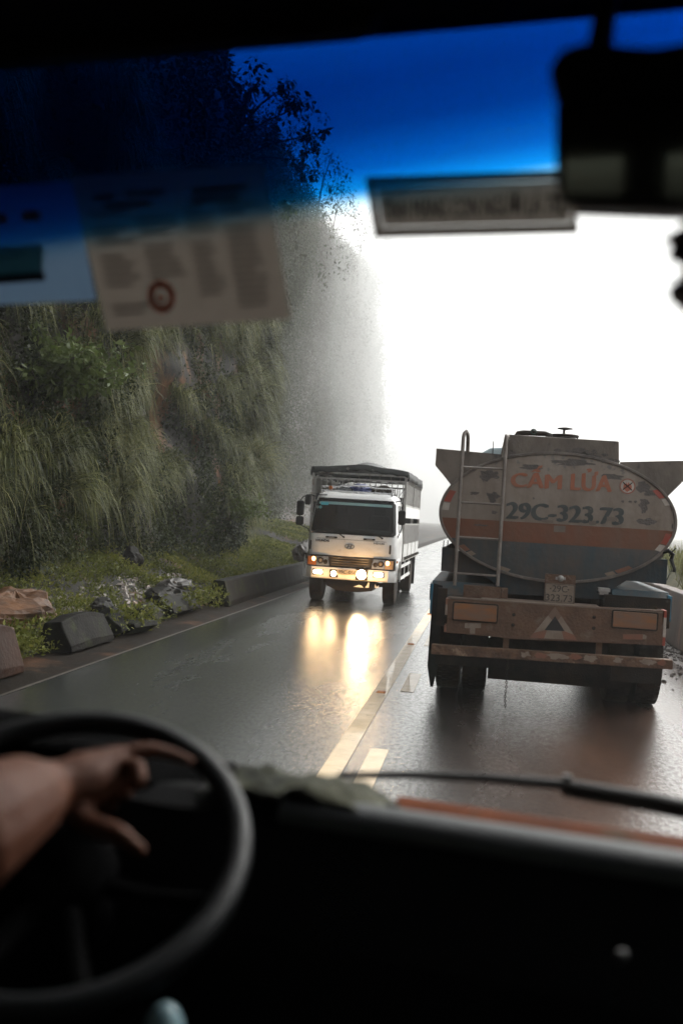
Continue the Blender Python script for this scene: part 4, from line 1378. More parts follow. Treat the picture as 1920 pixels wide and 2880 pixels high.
# wheels, axle, mudguards
for cx, sd in ((-0.33, -1), (-0.03, 1), (1.55, -1), (1.86, 1)):
    wheel(TK, cx, 11.72, 0.52, 0.27, sd, dual=True)
for cx, sd in ((-0.33, -1), (-0.03, 1), (1.55, -1), (1.86, 1)):
    wheel(TK, cx, 12.98, 0.52, 0.27, sd, dual=True)
for cx, sd in ((-0.28, -1), (1.79, 1)):
    wheel(TK, cx, 16.9, 0.52, 0.3, sd)
b = MB()
b.lathe([(0, 0.09), (2.2, 0.09)], (-0.34, 11.72, 0.52), (1, 0, 0), 14)
b.ball((0.757, 11.72, 0.5), (0.26, 0.25, 0.24))
b.lathe([(0, 0.05), (3, 0.05)], (0.757, 11.9, 0.6), (0, 1, 0), 10)
b.box(0.33, 1.2, 11.2, 11.26, 0.78, 0.9)
obj('rear_axle', b, M['dark_steel'], TK, smooth=True)
def mudguard(x0, x1, zt, zb, name='mudguard'):
    b = MB()
    t = 0.03
    pr = [(11.08, zb), (11.08, zt - 0.13), (11.2, zt), (13.4, zt), (13.6, zt - 0.13), (13.6, 0.6)]
    for (ya, za), (yb, zb_) in zip(pr[:-1], pr[1:]):
        if abs(ya - yb) < 1e-6:
            b.box(x0, x1, ya - t / 2, ya + t / 2, min(za, zb_), max(za, zb_))
        else:
            b.hexa([(x0, ya, za - t), (x1, ya, za - t), (x1, yb, zb_ - t), (x0, yb, zb_ - t), (x0, ya, za), (x1, ya, za), (x1, yb, zb_), (x0, yb, zb_)])
    xo = x0 if x0 < 0.7 else x1
    sk = 0.02
    b.prism([(xo - sk, zb), (xo + sk, zb), (xo + sk, zt - 0.03), (xo - sk, zt - 0.03)], 11.08, 13.6)
    return obj(name, b, m_mudblue, TK, bevel=0.004)
mudguard(-0.55, 0.13, 1.262, 1.05)
mudguard(1.40, 2.0, 1.305, 1.0)
b = MB()
b.prism([(1.965, 1.0), (2.003, 1.0), (2.003, 1.265), (1.985, 1.285), (1.965, 1.285)], 11.03, 11.07)
obj('mudguard_edge', b, m_edgeblue, TK, bevel=0.004)
b = MB()
b.prism([(-0.556, 0.9), (-0.53, 0.9), (-0.53, 1.235), (-0.556, 1.225)], 11.03, 11.07)
obj('mudguard_edge', b, m_edgeblue, TK, bevel=0.004)
b = MB()
b.box(0.12, 1.41, 11.3, 11.32, 0.2, 1.17)  # dark sheet added between the wheels to stand for the shade underneath
obj('underside_shade_sheet', b, M['rubber'], TK)
# rubber flaps and dark inner boxes beside the wheels
b = MB()
b.prism([(-0.545, 0.33), (-0.50, 0.10), (-0.47, 0.10), (-0.43, 0.33), (-0.43, 1.22), (-0.53, 1.24)], 11.03, 11.05)
obj('mud_flap', b, M['black_plastic'], TK)
for x0, x1, z0, z1 in ((-0.46, 0.12, 0.36, 0.555), (1.42, 1.94, 0.33, 0.52), (1.30, 1.99, 0.93, 1.25)):
    b = MB()
    b.box(x0, x1, 11.0, 11.02, z0, z1)
    obj('mud_flap', b, M['rubber'], TK)
b = MB()
b.box(-0.2, 0.2, 10.95, 11.04, 1.09, 1.25)
b.box(0.205, 0.28, 10.98, 11.15, 1.13, 1.24)
tb = obj('tool_box', b, m_brown, TK, bevel=0.006)
b = MB()
b.box(-0.47, -0.37, 10.9, 11.0, 0.79, 1.2)
obj('flap_stay', b, M['dark_steel'], TK)
# cab of the tanker, ahead of the tank
b = MB()
b.prism(rrect(-0.36, 1.87, 0.9, 2.72, 0.12), 16.35, 18.0)
cabp = obj('cab', b, pm('pale_blue_cab_paint', (0.5, 0.56, 0.6), (0.42, 0.48, 0.52), 3, 0.35), TK, smooth=True, angle=40)
b = MB()
b.prism([(-0.20, 2.72), (1.7, 2.72), (1.6, 3.12), (1.25, 3.22), (0.3, 3.22), (0.0, 3.19), (-0.14, 3.1)], 16.6, 17.6)
defl = obj('wind_deflector', b, pm('pale_deflector', (0.42, 0.52, 0.56), (0.36, 0.46, 0.5), 3, 0.35), TK, bevel=0.04)
b = MB()
b.box(0.035, 0.05, 16.585, 16.6, 2.9, 3.3)
obj('aerial', b, M['black_plastic'], defl)

# ------------------------------------------------------------------ white cargo truck
WX = -2.87
WT = thing('cargo_truck', (WX, 24.5, 0), 'white stake-bed cargo truck with lit headlights and a dark tarp coming toward the viewer', 'truck')
m_white = M['white_paint'].copy()
m_white.name = 'white_cab_paint'
_N, _L = m_white.node_tree.nodes, m_white.node_tree.links
_g = _N.new('ShaderNodeNewGeometry')
_b2 = _N.new('ShaderNodeBsdfDiffuse')
_b2.inputs[0].default_value = (0.16, 0.165, 0.16, 1)
_m = _N.new('ShaderNodeMixShader')
_L.new(_g.outputs['Backfacing'], _m.inputs[0])
_L.new(_N['Principled BSDF'].outputs[0], _m.inputs[1])
_L.new(_b2.outputs[0], _m.inputs[2])
_L.new(_m.outputs[0], _N['Material Output'].inputs['Surface'])
LV = [(0.80, 0.965, 21.64), (1.04, 0.985, 21.60), (1.10, 0.985, 21.585), (1.46, 0.98, 21.60), (1.515, 0.975, 21.61), (1.58, 0.968, 21.625), (2.25, 0.905, 21.84), (2.31, 0.895, 21.86), (2.38, 0.875, 21.91), (2.435, 0.83, 22.01), (2.45, 0.76, 22.12)]
_z = [l[0] for l in LV]
def wy(x, z, d=0.0):
    """Front surface of the cab: raked, bowed and rounded at its corners."""
    hw = np.interp(z, _z, [l[1] for l in LV])
    y = np.interp(z, _z, [l[2] for l in LV])
    q = min(1.0, abs(x - WX) / hw)
    return float(y + 0.05 * q * q + (0.16 * max(0, (q - 0.86) / 0.14) ** 2.2) - d)
cols = np.array([-1, -0.988, -0.965, -0.94, -0.86, -0.7, -0.45, -0.2, 0, 0.2, 0.45, 0.7, 0.86, 0.94, 0.965, 0.988, 1])
vs, fs = [], []
nc = len(cols) + 4
for z, hw, yf in LV:
    row = [(WX - hw, 23.1, z), (WX - hw, 22.4, z)]
    row += [(WX + c * hw, wy(WX + c * hw, z), z) for c in cols]
    row += [(WX + hw, 22.4, z), (WX + hw, 23.1, z)]
    vs += row
for i in range(len(LV) - 1):
    for k in range(nc - 1):
        zc = (LV[i][0] + LV[i + 1][0]) / 2
        if 1.53 < zc < 2.30 and 3 <= k - 2 < 13:
            continue
        fs.append((i * nc + k, i * nc + k + 1, (i + 1) * nc + k + 1, (i + 1) * nc + k))
    fs.append((i * nc + nc - 1, i * nc, (i + 1) * nc, (i + 1) * nc + nc - 1))
fs.append(tuple(range((len(LV) - 1) * nc, len(LV) * nc)))
fs.append(tuple(range(nc - 1, -1, -1)))
b = MB()
b.add(vs, fs)
cabm = obj('cab', b, m_white, WT, smooth=True, angle=35)
def band_poly(x0, x1, z0, z1, r, n=6):
    return rrect(x0, x1, z0, z1, r, n)
# windscreen
def trap(dx, dz):
    out = []
    for x, z in rrect(-1, 1, -1, 1, 0.16, 6):
        zz = 1.905 + z * (0.355 - dz) + (0.012 * (1 - x * x) if z > 0 else -0.03 * (1 - x * x))
        hw = (0.925 - 0.062 * (zz - 1.55) / 0.7) - dx
        out.append((WX + x * hw, zz))
    return out
def grid_fill(poly, fy0, fy1, rings=6):
    cx = sum(p[0] for p in poly) / len(poly)
    cz = sum(p[1] for p in poly) / len(poly)
    mb = MB()
    n = len(poly)
    for f in (fy0, fy1):
        o_ = len(mb.v)
        for r in range(rings, 0, -1):
            mb.v += [(cx + (x - cx) * r / rings, f(cx + (x - cx) * r / rings, cz + (z - cz) * r / rings), cz + (z - cz) * r / rings) for x, z in poly]
        mb.v.append((cx, f(cx, cz), cz))
        for r in range(rings - 1):
            for i in range(n):
                j = (i + 1) % n
                mb.f.append((o_ + r * n + i, o_ + r * n + j, o_ + (r + 1) * n + j, o_ + (r + 1) * n + i))
        for i in range(n):
            mb.f.append((o_ + (rings - 1) * n + i, o_ + (rings - 1) * n + (i + 1) % n, o_ + rings * n))
    tot = len(mb.v) // 2
    for i in range(n):
        mb.f.append((i, (i + 1) % n, tot + (i + 1) % n, tot + i))
    return mb
gl, _, _, _t = clear_glass('smoky_windscreen', (0.42, 0.46, 0.45), 0.018)
wsn = obj('windscreen', grid_fill(trap(0.0, 0.0), lambda x, z: wy(x, z, 0.010), lambda x, z: wy(x, z, 0.004)), gl, WT, smooth=True, angle=40)
b = MB()
b.ring(trap(-0.022, -0.022), trap(0.03, 0.028), lambda x, z: wy(x, z, 0.017), lambda x, z: wy(x, z, -0.02))
obj('rubber_seal', b, M['black_plastic'], wsn)
b = MB()
pb = [(WX - 0.80, 2.165), (WX + 0.815, 2.165), (WX + 0.81, 2.222), (WX - 0.795, 2.222)]
nseg = 14
for i in range(nseg):
    xa, xb_ = WX - 0.815 + 1.63 * i / nseg, WX - 0.815 + 1.63 * (i + 1) / nseg
    b.prism([(xa, 2.165), (xb_, 2.165), (xb_, 2.225), (xa, 2.225)], lambda x, z: wy(x, z, 0.0125), lambda x, z: wy(x, z, 0.0108))
obj('sun_strip', b, pm('pale_green_film', (0.2, 0.36, 0.36), (0.3, 0.44, 0.42), 2, 0.3), wsn)
b = MB()
b.prism([(WX - 0.77, 2.145), (WX - 0.60, 2.145), (WX - 0.60, 2.205), (WX - 0.77, 2.205)], lambda x, z: wy(x, z, 0.0145), lambda x, z: wy(x, z, 0.0128))
obj('blue_sticker', b, pm('cyan_sticker', (0.08, 0.45, 0.52), (0.1, 0.5, 0.55), 20, 0.4), wsn)
for dx, c in ((-0.845, (0.5, 0.55, 0.5)), (-0.775, (0.15, 0.42, 0.44))):
    b = MB()
    b.prism(circ(0.033, (WX + dx, 2.09), 20), lambda x, z: wy(x, z, 0.0145), lambda x, z: wy(x, z, 0.0128))
    b2_ = obj('inspection_disc', b, pm('disc_paper', c, c, 20, 0.5), wsn)
    b = MB()
    b.ring(circ(0.02, (WX + dx, 2.09), 20), circ(0.012, (WX + dx, 2.09), 20), lambda x, z: wy(x, z, 0.016), lambda x, z: wy(x, z, 0.0146))
    obj('disc_mark', b, pm('disc_ink', (0.1, 0.14, 0.12)), wsn)
# inside the cab
dk = pm('dark_cab_trim', (0.055, 0.058, 0.06), (0.075, 0.078, 0.08), 6, 0.7)
b = MB()
b.prism([(WX - 0.88, 1.35), (WX + 0.88, 1.35), (WX + 0.88, 1.63), (WX + 0.3, 1.655), (WX - 0.3, 1.64), (WX - 0.88, 1.61)], 21.78, 22.12)
obj('dashboard', b, pm('grey_dash_top', (0.3, 0.31, 0.31), (0.24, 0.25, 0.25), 5, 0.6), WT, bevel=0.03)
for sx in (-0.45, 0.47):
    b = MB()
    b.prism(rrect(WX + sx - 0.24, WX + sx + 0.24, 1.3, 1.98, 0.1), 22.72, 22.84)
    s_ = obj('seat_back', b, dk, WT, bevel=0.03, smooth=True)
    b = MB()
    b.prism(rrect(WX + sx - 0.14, WX + sx + 0.14, 1.96, 2.17, 0.07), 22.74, 22.82)
    obj('headrest', b, dk, s_, bevel=0.03)
b = MB()
b.torus((WX + 0.5, 22.2, 1.68), (1, 0, 0), (0, 0.75, 0.66), 0.2, 0.014, 40, 8)
b.tube([(WX + 0.5, 22.2, 1.68), (WX + 0.5, 22.05, 1.5)], 0.03, 8)
b.tube([(WX + 0.32, 22.2, 1.68), (WX + 0.68, 22.2, 1.68)], 0.014, 6)
obj('steering_wheel', b, M['black_plastic'], WT, smooth=True)
# seams, slots, vents
b = MB()
for x in (WX - 0.78, WX + 0.76):
    b.prism([(x - 0.004, 1.05), (x + 0.004, 1.05), (x + 0.004, 1.52), (x - 0.004, 1.52)], lambda x, z: wy(x, z, 0.002), lambda x, z: wy(x, z, -0.01))
for i in range(12):
    xa = WX - 0.78 + 1.54 * i / 12
    xb_ = xa + 1.54 / 12
    b.prism([(xa, 1.405), (xb_, 1.405), (xb_, 1.412), (xa, 1.412)], lambda x, z: wy(x, z, 0.002), lambda x, z: wy(x, z, -0.01))
obj('panel_seam', b, pm('seam_shadow_gap', (0.12, 0.11, 0.1)), cabm)
b = MB()
m_slot = pm('brown_slot', (0.05, 0.03, 0.02))
for sx in (-0.925, 0.845):
    b = MB()
    b.prism(rrect(WX + sx - 0.02, WX + sx + 0.02, 1.145, 1.35, 0.019), lambda x, z: wy(x, z, 0.003), lambda x, z: wy(x, z, -0.02))
    obj('corner_slot', b, m_slot, cabm)
for xv in (-3.325, -2.49):
    b = MB()
    b.prism(rrect(xv - 0.13, xv + 0.13, 1.425, 1.462, 0.018), lambda x, z: wy(x, z, 0.02), lambda x, z: wy(x, z, -0.01))
    v_ = obj('lift_handle', b, M['black_plastic'], WT)
    b = MB()
    b.prism(rrect(xv - 0.065, xv + 0.065, 1.432, 1.455, 0.01), lambda x, z: wy(x, z, 0.026), lambda x, z: wy(x, z, 0.018))
    obj('handle_insert', b, pm('grey_insert', (0.3, 0.29, 0.28)), v_)
# maker's lettering and emblem
ink = pm('dark_badge', (0.05, 0.045, 0.04), (0.08, 0.07, 0.065), 20, 0.35)
obj('badge_lettering', text_mesh('HYUNDAI', -3.672, -3.372, 1.333, 1.388, bold=0.06, depth=0.008, y=lambda x, z: wy(x, z, 0.002)), ink, cabm)
obj('model_lettering', text_mesh('HD120', -2.385, -2.155, 1.345, 1.385, bold=0.02, depth=0.006, y=lambda x, z: wy(x, z, 0.002)), ink, cabm)
EM = (-2.912, 1.262)
def oval(a, c, n=32):
    return [(EM[0] + a * math.cos(2 * PI * i / n), EM[1] + c * math.sin(2 * PI * i / n)) for i in range(n)]
b = MB()
b.ring(oval(0.108, 0.056), oval(0.095, 0.046), lambda x, z: wy(x, z, 0.012), lambda x, z: wy(x, z, -0.002))
for p in ([(-0.062, -0.036), (-0.035, -0.043), (-0.004, 0.038), (-0.028, 0.043)], [(0.004, -0.038), (0.028, -0.043), (0.062, 0.036), (0.035, 0.043)], [(-0.03, -0.008), (0.024, 0.002), (0.03, 0.014), (-0.026, 0.006)]):
    b.prism([(EM[0] + x, EM[1] + z) for x, z in p], lambda x, z: wy(x, z, 0.012), lambda x, z: wy(x, z, -0.002))
obj('oval_emblem', b, pm('dull_chrome_badge', (0.22, 0.21, 0.2), (0.3, 0.29, 0.28), 20, 0.3, metal=0.7), cabm)
# grille between the headlamps
b = MB()
b.prism([(WX - 0.97, 0.795), (WX + 0.97, 0.795), (WX + 0.975, 1.045), (WX - 0.975, 1.045)], 21.60, 21.95)
obj('nose_recess', b, pm('dark_nose', (0.03, 0.026, 0.022)), WT)
b = MB()
for i in range(4):
    z = 0.83 + i * 0.052
    b.hexa([(-3.30, 21.588, z), (-2.47, 21.588, z), (-2.47, 21.598, z + 0.012), (-3.30, 21.598, z + 0.012), (-3.30, 21.578, z + 0.022), (-2.47, 21.578, z + 0.022), (-2.47, 21.598, z + 0.034), (-3.30, 21.598, z + 0.034)])
obj('grille', b, pm('brown_black_grille', (0.045, 0.035, 0.025), (0.06, 0.045, 0.03), 6, 0.4), WT)
# headlamp units
clear, _, _, _ = clear_glass('lamp_lens', (0.9, 0.9, 0.9), 0.06)
m_bowl = pm('lamp_reflector', (0.7, 0.7, 0.7), (0.6, 0.6, 0.6), 30, 0.25, metal=0.9)
m_amber_on = emit('amber_lamp_glow', (1.0, 0.52, 0.16), 5.0)
m_amber = pm('amber_lens', (0.5, 0.16, 0.03), (0.4, 0.12, 0.03), 20, 0.25)
m_fog_on = emit('fog_lamp_glow', (1.0, 0.72, 0.40), 10)
m_beam_on = emit('dipped_beam_glow', (1.0, 0.76, 0.46), 45.0)
for s in (-1, 1):
    X = lambda a: WX + s * a
    xs = sorted((X(0.40 + 0.0), X(0.965)))
    poly = [(X(0.945), 0.81), (X(0.455), 0.80), (X(0.49), 1.025), (X(0.95), 1.012)]
    poly = poly if s > 0 else poly
    b = MB()
    b.prism(poly, 21.585, 21.60)
    hl = obj('headlamp', b, M['chrome'], WT)
    b = MB()
    b.prism([(X(0.75), 0.815), (X(0.47), 0.812), (X(0.505), 1.015), (X(0.75), 1.008)], 21.578, 21.5845)
    obj('reflector_bowl', b, m_bowl, hl)
    b = MB()
    b.lathe([(0, 0.062), (0.012, 0.07), (0.016, 0.055), (0.003, 0.03)], (X(0.665), 21.578, 0.925), (0, -1, 0), 22)
    b.lathe([(0, 0.045), (0.01, 0.05), (0.012, 0.035), (0.003, 0.02)], (X(0.55), 21.578, 0.90), (0, -1, 0), 20)
    obj('lamp_ring', b, M['dark_steel'], hl, smooth=True)
    b = MB()
    b.lathe([(0.0, 0.038), (0.012, 0.034), (0.02, 0.015)], (X(0.665), 21.575, 0.925), (0, -1, 0), 18)
    obj('lamp_globe', b, pm('bulb_glass', (0.35, 0.28, 0.2), (0.25, 0.2, 0.15), 20, 0.1), hl, smooth=True)
    b = MB()
    b.prism([(X(0.94), 0.82), (X(0.762), 0.818), (X(0.762), 1.006), (X(0.945), 1.004)], 21.566, 21.584)
    obj('turn_signal', b, m_amber if s < 0 else pm('pale_amber_lens', (0.6, 0.42, 0.28), (0.5, 0.35, 0.22), 20, 0.25), hl, bevel=0.006)
    b = MB()
    b.ball((X(0.815), 21.57, 0.95), (0.045, 0.018, 0.05))
    obj('signal_bulb', b, m_amber_on, hl, smooth=True)
    b = MB()
    b.ring([(X(0.955), 0.80), (X(0.445), 0.79), (X(0.485), 1.035), (X(0.96), 1.02)], [(X(0.943), 0.812), (X(0.46), 0.803), (X(0.494), 1.022), (X(0.946), 1.01)], 21.562, 21.60)
    obj('lamp_frame', b, M['dark_steel'], hl)
# bumper with its lamps
b = MB()
bp = []
for q in np.linspace(-1, 1, 15):
    bp.append((WX + q * 0.985, 21.50 + 0.03 * q * q + 0.14 * max(0, (abs(q) - 0.86) / 0.14) ** 2))
nb_ = len(bp)
vs = []
for (z, k) in ((0.535, 0.02), (0.56, 0.0), (0.755, 0.0), (0.785, 0.02)):
    vs += [(x, y + k, z) for x, y in bp]
for (z, k) in ((0.785, 0.10), (0.535, 0.10)):
    vs += [(x, 21.72, z) for x, y in bp]
fs = []
for i in range(6):
    for k in range(nb_ - 1):
        j = (i + 1) % 6
        fs.append((i * nb_ + k, i * nb_ + k + 1, j * nb_ + k + 1, j * nb_ + k))
fs += [tuple(i * nb_ for i in range(6)), tuple(i * nb_ + nb_ - 1 for i in range(5, -1, -1))]
b.add(vs, fs)
bum = obj('bumper', b, M['white_paint'], WT, smooth=True, angle=35)
b = MB()
b.box(WX - 0.9, WX + 0.9, 21.58, 21.75, 0.786, 0.81)
obj('bumper_gap', b, M['black_plastic'], bum)
by = lambda x: 21.50 + 0.03 * ((x - WX) / 0.985) ** 2
def fog_lamp(x, z, w, h, mat_, box=False):
    b = MB()
    b.prism(rrect(x - w - 0.02, x + w + 0.02, z - h - 0.018, z + h + 0.018, 0.02), by(x) - 0.012, by(x) + 0.02)
    f = obj('fog_lamp', b, M['dark_steel'] if box else M['chrome'], WT)
    b = MB()
    b.prism(rrect(x - w, x + w, z - h, z + h, min(w, h) * 0.7), by(x) - 0.02, by(x) - 0.0125)
    obj('lit_lens', b, mat_, f)
    return f
f1 = fog_lamp(-3.565, 0.672, 0.1, 0.045, m_fog_on)
f2 = fog_lamp(-2.235, 0.69, 0.1, 0.045, m_fog_on)
def spot(x, y0, z0, z, r, mat_, name='spot_lamp'):
    b = MB()
    b.box(x - r - 0.03, x + r + 0.03, y0 - 0.03, y0 + 0.02, z - r - 0.02, z + r + 0.025)
    f = obj(name, b, M['dark_steel'], WT, bevel=0.01)
    b = MB()
    b.lathe([(0, r), (0.012, r), (0.022, r * 0.7), (0.026, 0.01)], (x, y0 - 0.031, z), (0, -1, 0), 22)
    obj('lit_lens', b, mat_, f, smooth=True)
    return f
f3 = spot(-3.212, 21.51, 0.6, 0.655, 0.062, m_fog_on)
f4 = spot(-2.60, 21.51, 0.6, 0.672, 0.10, m_beam_on)
def add_amber_fill(f, loc, energy):
    ld = bpy.data.lights.new('amber_fill', 'POINT')  # point light added ahead of the lens to tint bumper and grille amber
    ld.energy = energy
    ld.color = (1.0, 0.55, 0.2)
    ld.shadow_soft_size = 0.05
    lo = bpy.data.objects.new('amber_fill', ld)
    COL.objects.link(lo)
    lo.parent = f
    lo.location = Vector(loc) - root_loc(f)
def lamp_light(f, loc, energy, col=(1.0, 0.72, 0.42), size=70, r=0.06):
    ld = bpy.data.lights.new('lamp_beam', 'SPOT')
    ld.energy = energy
    ld.color = col
    ld.spot_size = R_(size)
    ld.spot_blend = 1.0
    ld.shadow_soft_size = r
    lo = bpy.data.objects.new('lamp_beam', ld)
    COL.objects.link(lo)
    lo.parent = f
    lo.location = Vector(loc) - root_loc(f)
    lo.rotation_euler = Vector((0.06, -1, -0.04)).to_track_quat('-Z', 'Y').to_euler()
lamp_light(f1, (-3.565, 21.42, 0.672), 3)
lamp_light(f2, (-2.235, 21.42, 0.69), 3)
lamp_light(f3, (-3.212, 21.40, 0.655), 3)
lamp_light(f4, (-2.60, 21.40, 0.672), 20)
add_amber_fill(f4, (-2.60, 21.22, 0.66), 8)
add_amber_fill(f3, (-3.212, 21.30, 0.65), 2)
add_amber_fill(f2, (-2.235, 21.32, 0.69), 2)
add_amber_fill(f1, (-3.565, 21.32, 0.672), 1.5)
# plate
b = MB()
b.prism(rrect(-3.137, -2.70, 0.645, 0.76, 0.01), 21.478, 21.499)
wp = obj('number_plate', b, pm('dull_white_plate', (0.5, 0.45, 0.38), (0.42, 0.37, 0.3), 9, 0.5), WT)
obj('plate_lettering', text_mesh('89C-058', -3.122, -2.715, 0.665, 0.742, bold=0.02, depth=0.004, y=21.4775), ink, wp)
# underside, tow hooks
b = MB()
b.prism([(-3.45, 0.53), (-3.42, 0.36), (-3.2, 0.27), (-2.7, 0.25), (-2.4, 0.3), (-2.32, 0.53)], 21.9, 22.6)
b.lathe([(0, 0.05), (1.5, 0.05)], (-3.6, 22.35, 0.42), (1, 0, 0), 10)
b.box(-3.3, -3.2, 21.75, 28, 0.62, 0.86)
b.box(-2.55, -2.45, 21.75, 28, 0.62, 0.86)
obj('chassis', b, M['dark_steel'], WT)
b = MB()
b.prism([(-2.78, 0.39), (-2.56, 0.385), (-2.6, 0.425), (-2.66, 0.44)], 21.6, 21.64)
b.prism([(-2.52, 0.39), (-2.44, 0.39), (-2.43, 0.5), (-2.46, 0.51), (-2.48, 0.45)], 21.6, 21.64)
b.prism([(-2.31, 0.40), (-2.225, 0.40), (-2.23, 0.46), (-2.25, 0.425), (-2.28, 0.43), (-2.305, 0.48)], 21.6, 21.64)
obj('tow_hook', b, M['white_paint'], WT)
for cx, sd in ((-3.69, -1), (-2.045, 1)):
    wheel(WT, cx, 22.35, 0.43, 0.27, sd)
for cx, sd in ((-3.80, -1), (-3.55, 1), (-2.28, -1), (-2.03, 1)):
    wheel(WT, cx, 26.75, 0.43, 0.24, sd, dual=True)
b = MB()
b.lathe([(0, 0.06), (1.8, 0.06)], (-3.8, 26.75, 0.43), (1, 0, 0), 10)
obj('rear_axle', b, M['dark_steel'], WT)
# arch trims and steps beside the front wheel
b = MB()
for s in (-1, 1):
    xo = WX + s * 0.985
    prev = None
    for i in range(9):
        g = PI * (0.06 + 0.88 * i / 8)
        p = (22.35 - 0.56 * math.cos(g), 0.43 + 0.56 * math.sin(g))
        if prev:
            b.hexa([(xo - 0.06, prev[0], prev[1]), (xo + 0.025, prev[0], prev[1]), (xo + 0.025, p[0], p[1]), (xo - 0.06, p[0], p[1]),
                    (xo - 0.06, prev[0], prev[1] + 0.04), (xo + 0.025, prev[0], prev[1] + 0.04), (xo + 0.025, p[0], p[1] + 0.04), (xo - 0.06, p[0], p[1] + 0.04)])
        prev = p
obj('wheel_arch', b, M['white_paint'], WT)
# doors' glass, indicators
for s in (-1, 1):
    b = MB()
    x = WX + s * 0.955
    b.hexa([(x + s * 0.012, 22.05, 1.62), (x + s * 0.02, 22.05, 1.62), (x + s * 0.02, 22.9, 1.62), (x + s * 0.012, 22.9, 1.62),
            (x - s * 0.045, 22.2, 2.22), (x - s * 0.037, 22.2, 2.22), (x - s * 0.037, 22.9, 2.22), (x - s * 0.045, 22.9, 2.22)])
    obj('door_window', b, pm('dark_door_glass', (0.03, 0.035, 0.035), (0.04, 0.045, 0.045), 4, 0.08), WT)
    b = MB()
    b.box(min(WX + s * 0.985, WX + s * 1.01), max(WX + s * 0.985, WX + s * 1.01), 21.85, 21.92, 0.95, 1.0)
    obj('side_indicator', b, m_amber, WT)
# wipers
for (p0, p1) in (((-3.05, 1.462), (-3.46, 1.63)), ((-2.21, 1.485), (-2.62, 1.605))):
    b = MB()
    pts = [(p0[0] + (p1[0] - p0[0]) * t, 0, p0[1] + (p1[1] - p0[1]) * t + 0.03 * math.sin(PI * t)) for t in np.linspace(0, 1, 7)]
    b.tube([(x, wy(x, z, 0.035), z) for x, _, z in pts], [0.014, 0.013, 0.011, 0.009, 0.007, 0.006, 0.005], 6)
    b.tube([(p1[0] - 0.2, wy(p1[0] - 0.2, p1[1], 0.028), p1[1] + 0.03), (p1[0] + 0.22, wy(p1[0] + 0.22, p1[1], 0.028), p1[1] - 0.03)], 0.006, 5)
    b.ball((p0[0], wy(p0[0], p0[1], 0.03), p0[1]), 0.022, 10, 8)
    obj('wiper', b, M['black_plastic'], WT, smooth=True)
# mirrors on their arms
b = MB()
b.tube([(-3.72, 21.9, 2.36), (-3.52, 21.86, 2.37)], 0.013, 6)
b.tube([(-3.80, 21.95, 2.33), (-3.9, 21.8, 2.36), (-4.02, 21.7, 2.30), (-4.07, 21.68, 2.22), (-4.07, 21.68, 1.68), (-3.97, 21.7, 1.64), (-3.88, 21.72, 1.60), (-3.84, 21.8, 1.52)], 0.013, 6)
b.tube([(-3.85, 21.85, 2.36), (-3.92, 21.75, 2.28)], 0.012, 6)
arm = obj('mirror_arm', b, M['black_plastic'], WT, smooth=True)
for (x, z, w, h) in ((-4.065, 2.045, 0.085, 0.165), (-4.065, 1.765, 0.088, 0.1), (-3.905, 2.24, 0.07, 0.115)):
    b = MB()
    b.prism(rrect(x - w, x + w, z - h, z + h, 0.05), 21.62, 21.70)
    mo = obj('side_mirror', b, M['black_plastic'], WT, bevel=0.03, smooth=True)
    b = MB()
    b.prism(rrect(x - w + 0.02, x + w - 0.02, z - h + 0.02, z + h - 0.02, 0.04), 21.705, 21.71)
    obj('mirror_glass', b, pm('mirror_silver', (0.8, 0.8, 0.8), (0.8, 0.8, 0.8), 1, 0.05, metal=1.0), mo)
b = MB()
b.tube([(-1.99, 21.95, 2.30), (-1.87, 21.8, 2.32), (-1.81, 21.72, 2.25), (-1.81, 21.72, 1.72), (-1.85, 21.75, 1.62), (-1.90, 21.85, 1.5)], 0.013, 6)
arm2 = obj('mirror_arm', b, M['black_plastic'], WT, smooth=True)
b = MB()
b.prism(rrect(-1.90, -1.735, 1.80, 2.12, 0.05), 21.66, 21.74)
mo = obj('side_mirror', b, M['black_plastic'], WT, bevel=0.03, smooth=True)
b = MB()
b.prism(rrect(-1.88, -1.755, 1.82, 2.10, 0.04), 21.745, 21.75)
obj('mirror_glass', b, bpy.data.materials['mirror_silver'], mo)
# roof rack
b = MB()
yr, yr2 = 22.05, 22.95
for (ya) in (yr, yr2):
    b.tube([(-3.69, ya, 2.42), (-3.67, ya, 2.56), (-3.30, ya, 2.565), (-3.17, ya, 2.605), (-2.63, ya, 2.615), (-2.48, ya, 2.575), (-2.11, ya, 2.58), (-2.075, ya, 2.42)], 0.016, 7)
    b.tube([(-3.68, ya, 2.475), (-2.08, ya, 2.475)], 0.015, 7)
    for x in (-3.3, -2.47):
        b.tube([(x, ya, 2.475), (x, ya, 2.57)], 0.012, 6)
    for x in (-3.65, -2.88, -2.1):
        b.tube([(x, ya, 2.40), (x, ya, 2.475)], 0.012, 6)
for x, z in ((-3.67, 2.555), (-2.11, 2.575), (-3.68, 2.475), (-2.08, 2.475)):
    b.tube([(x, yr, z), (x, yr2, z)], 0.014, 6)
rack = obj('roof_rack', b, M['chrome'], WT, smooth=True)
b = MB()
b.lathe([(0, 0.045), (0.02, 0.045), (0.035, 0.02)], (-3.475, yr - 0.02, 2.54), (0, -1, 0), 16)
obj('marker_lamp', b, m_amber, rack, smooth=True)
b = MB()
b.tube([(-1.98, 22.3, 2.40), (-1.84, 22.35, 2.62)], 0.005, 5)
obj('aerial', b, M['black_plastic'], WT)
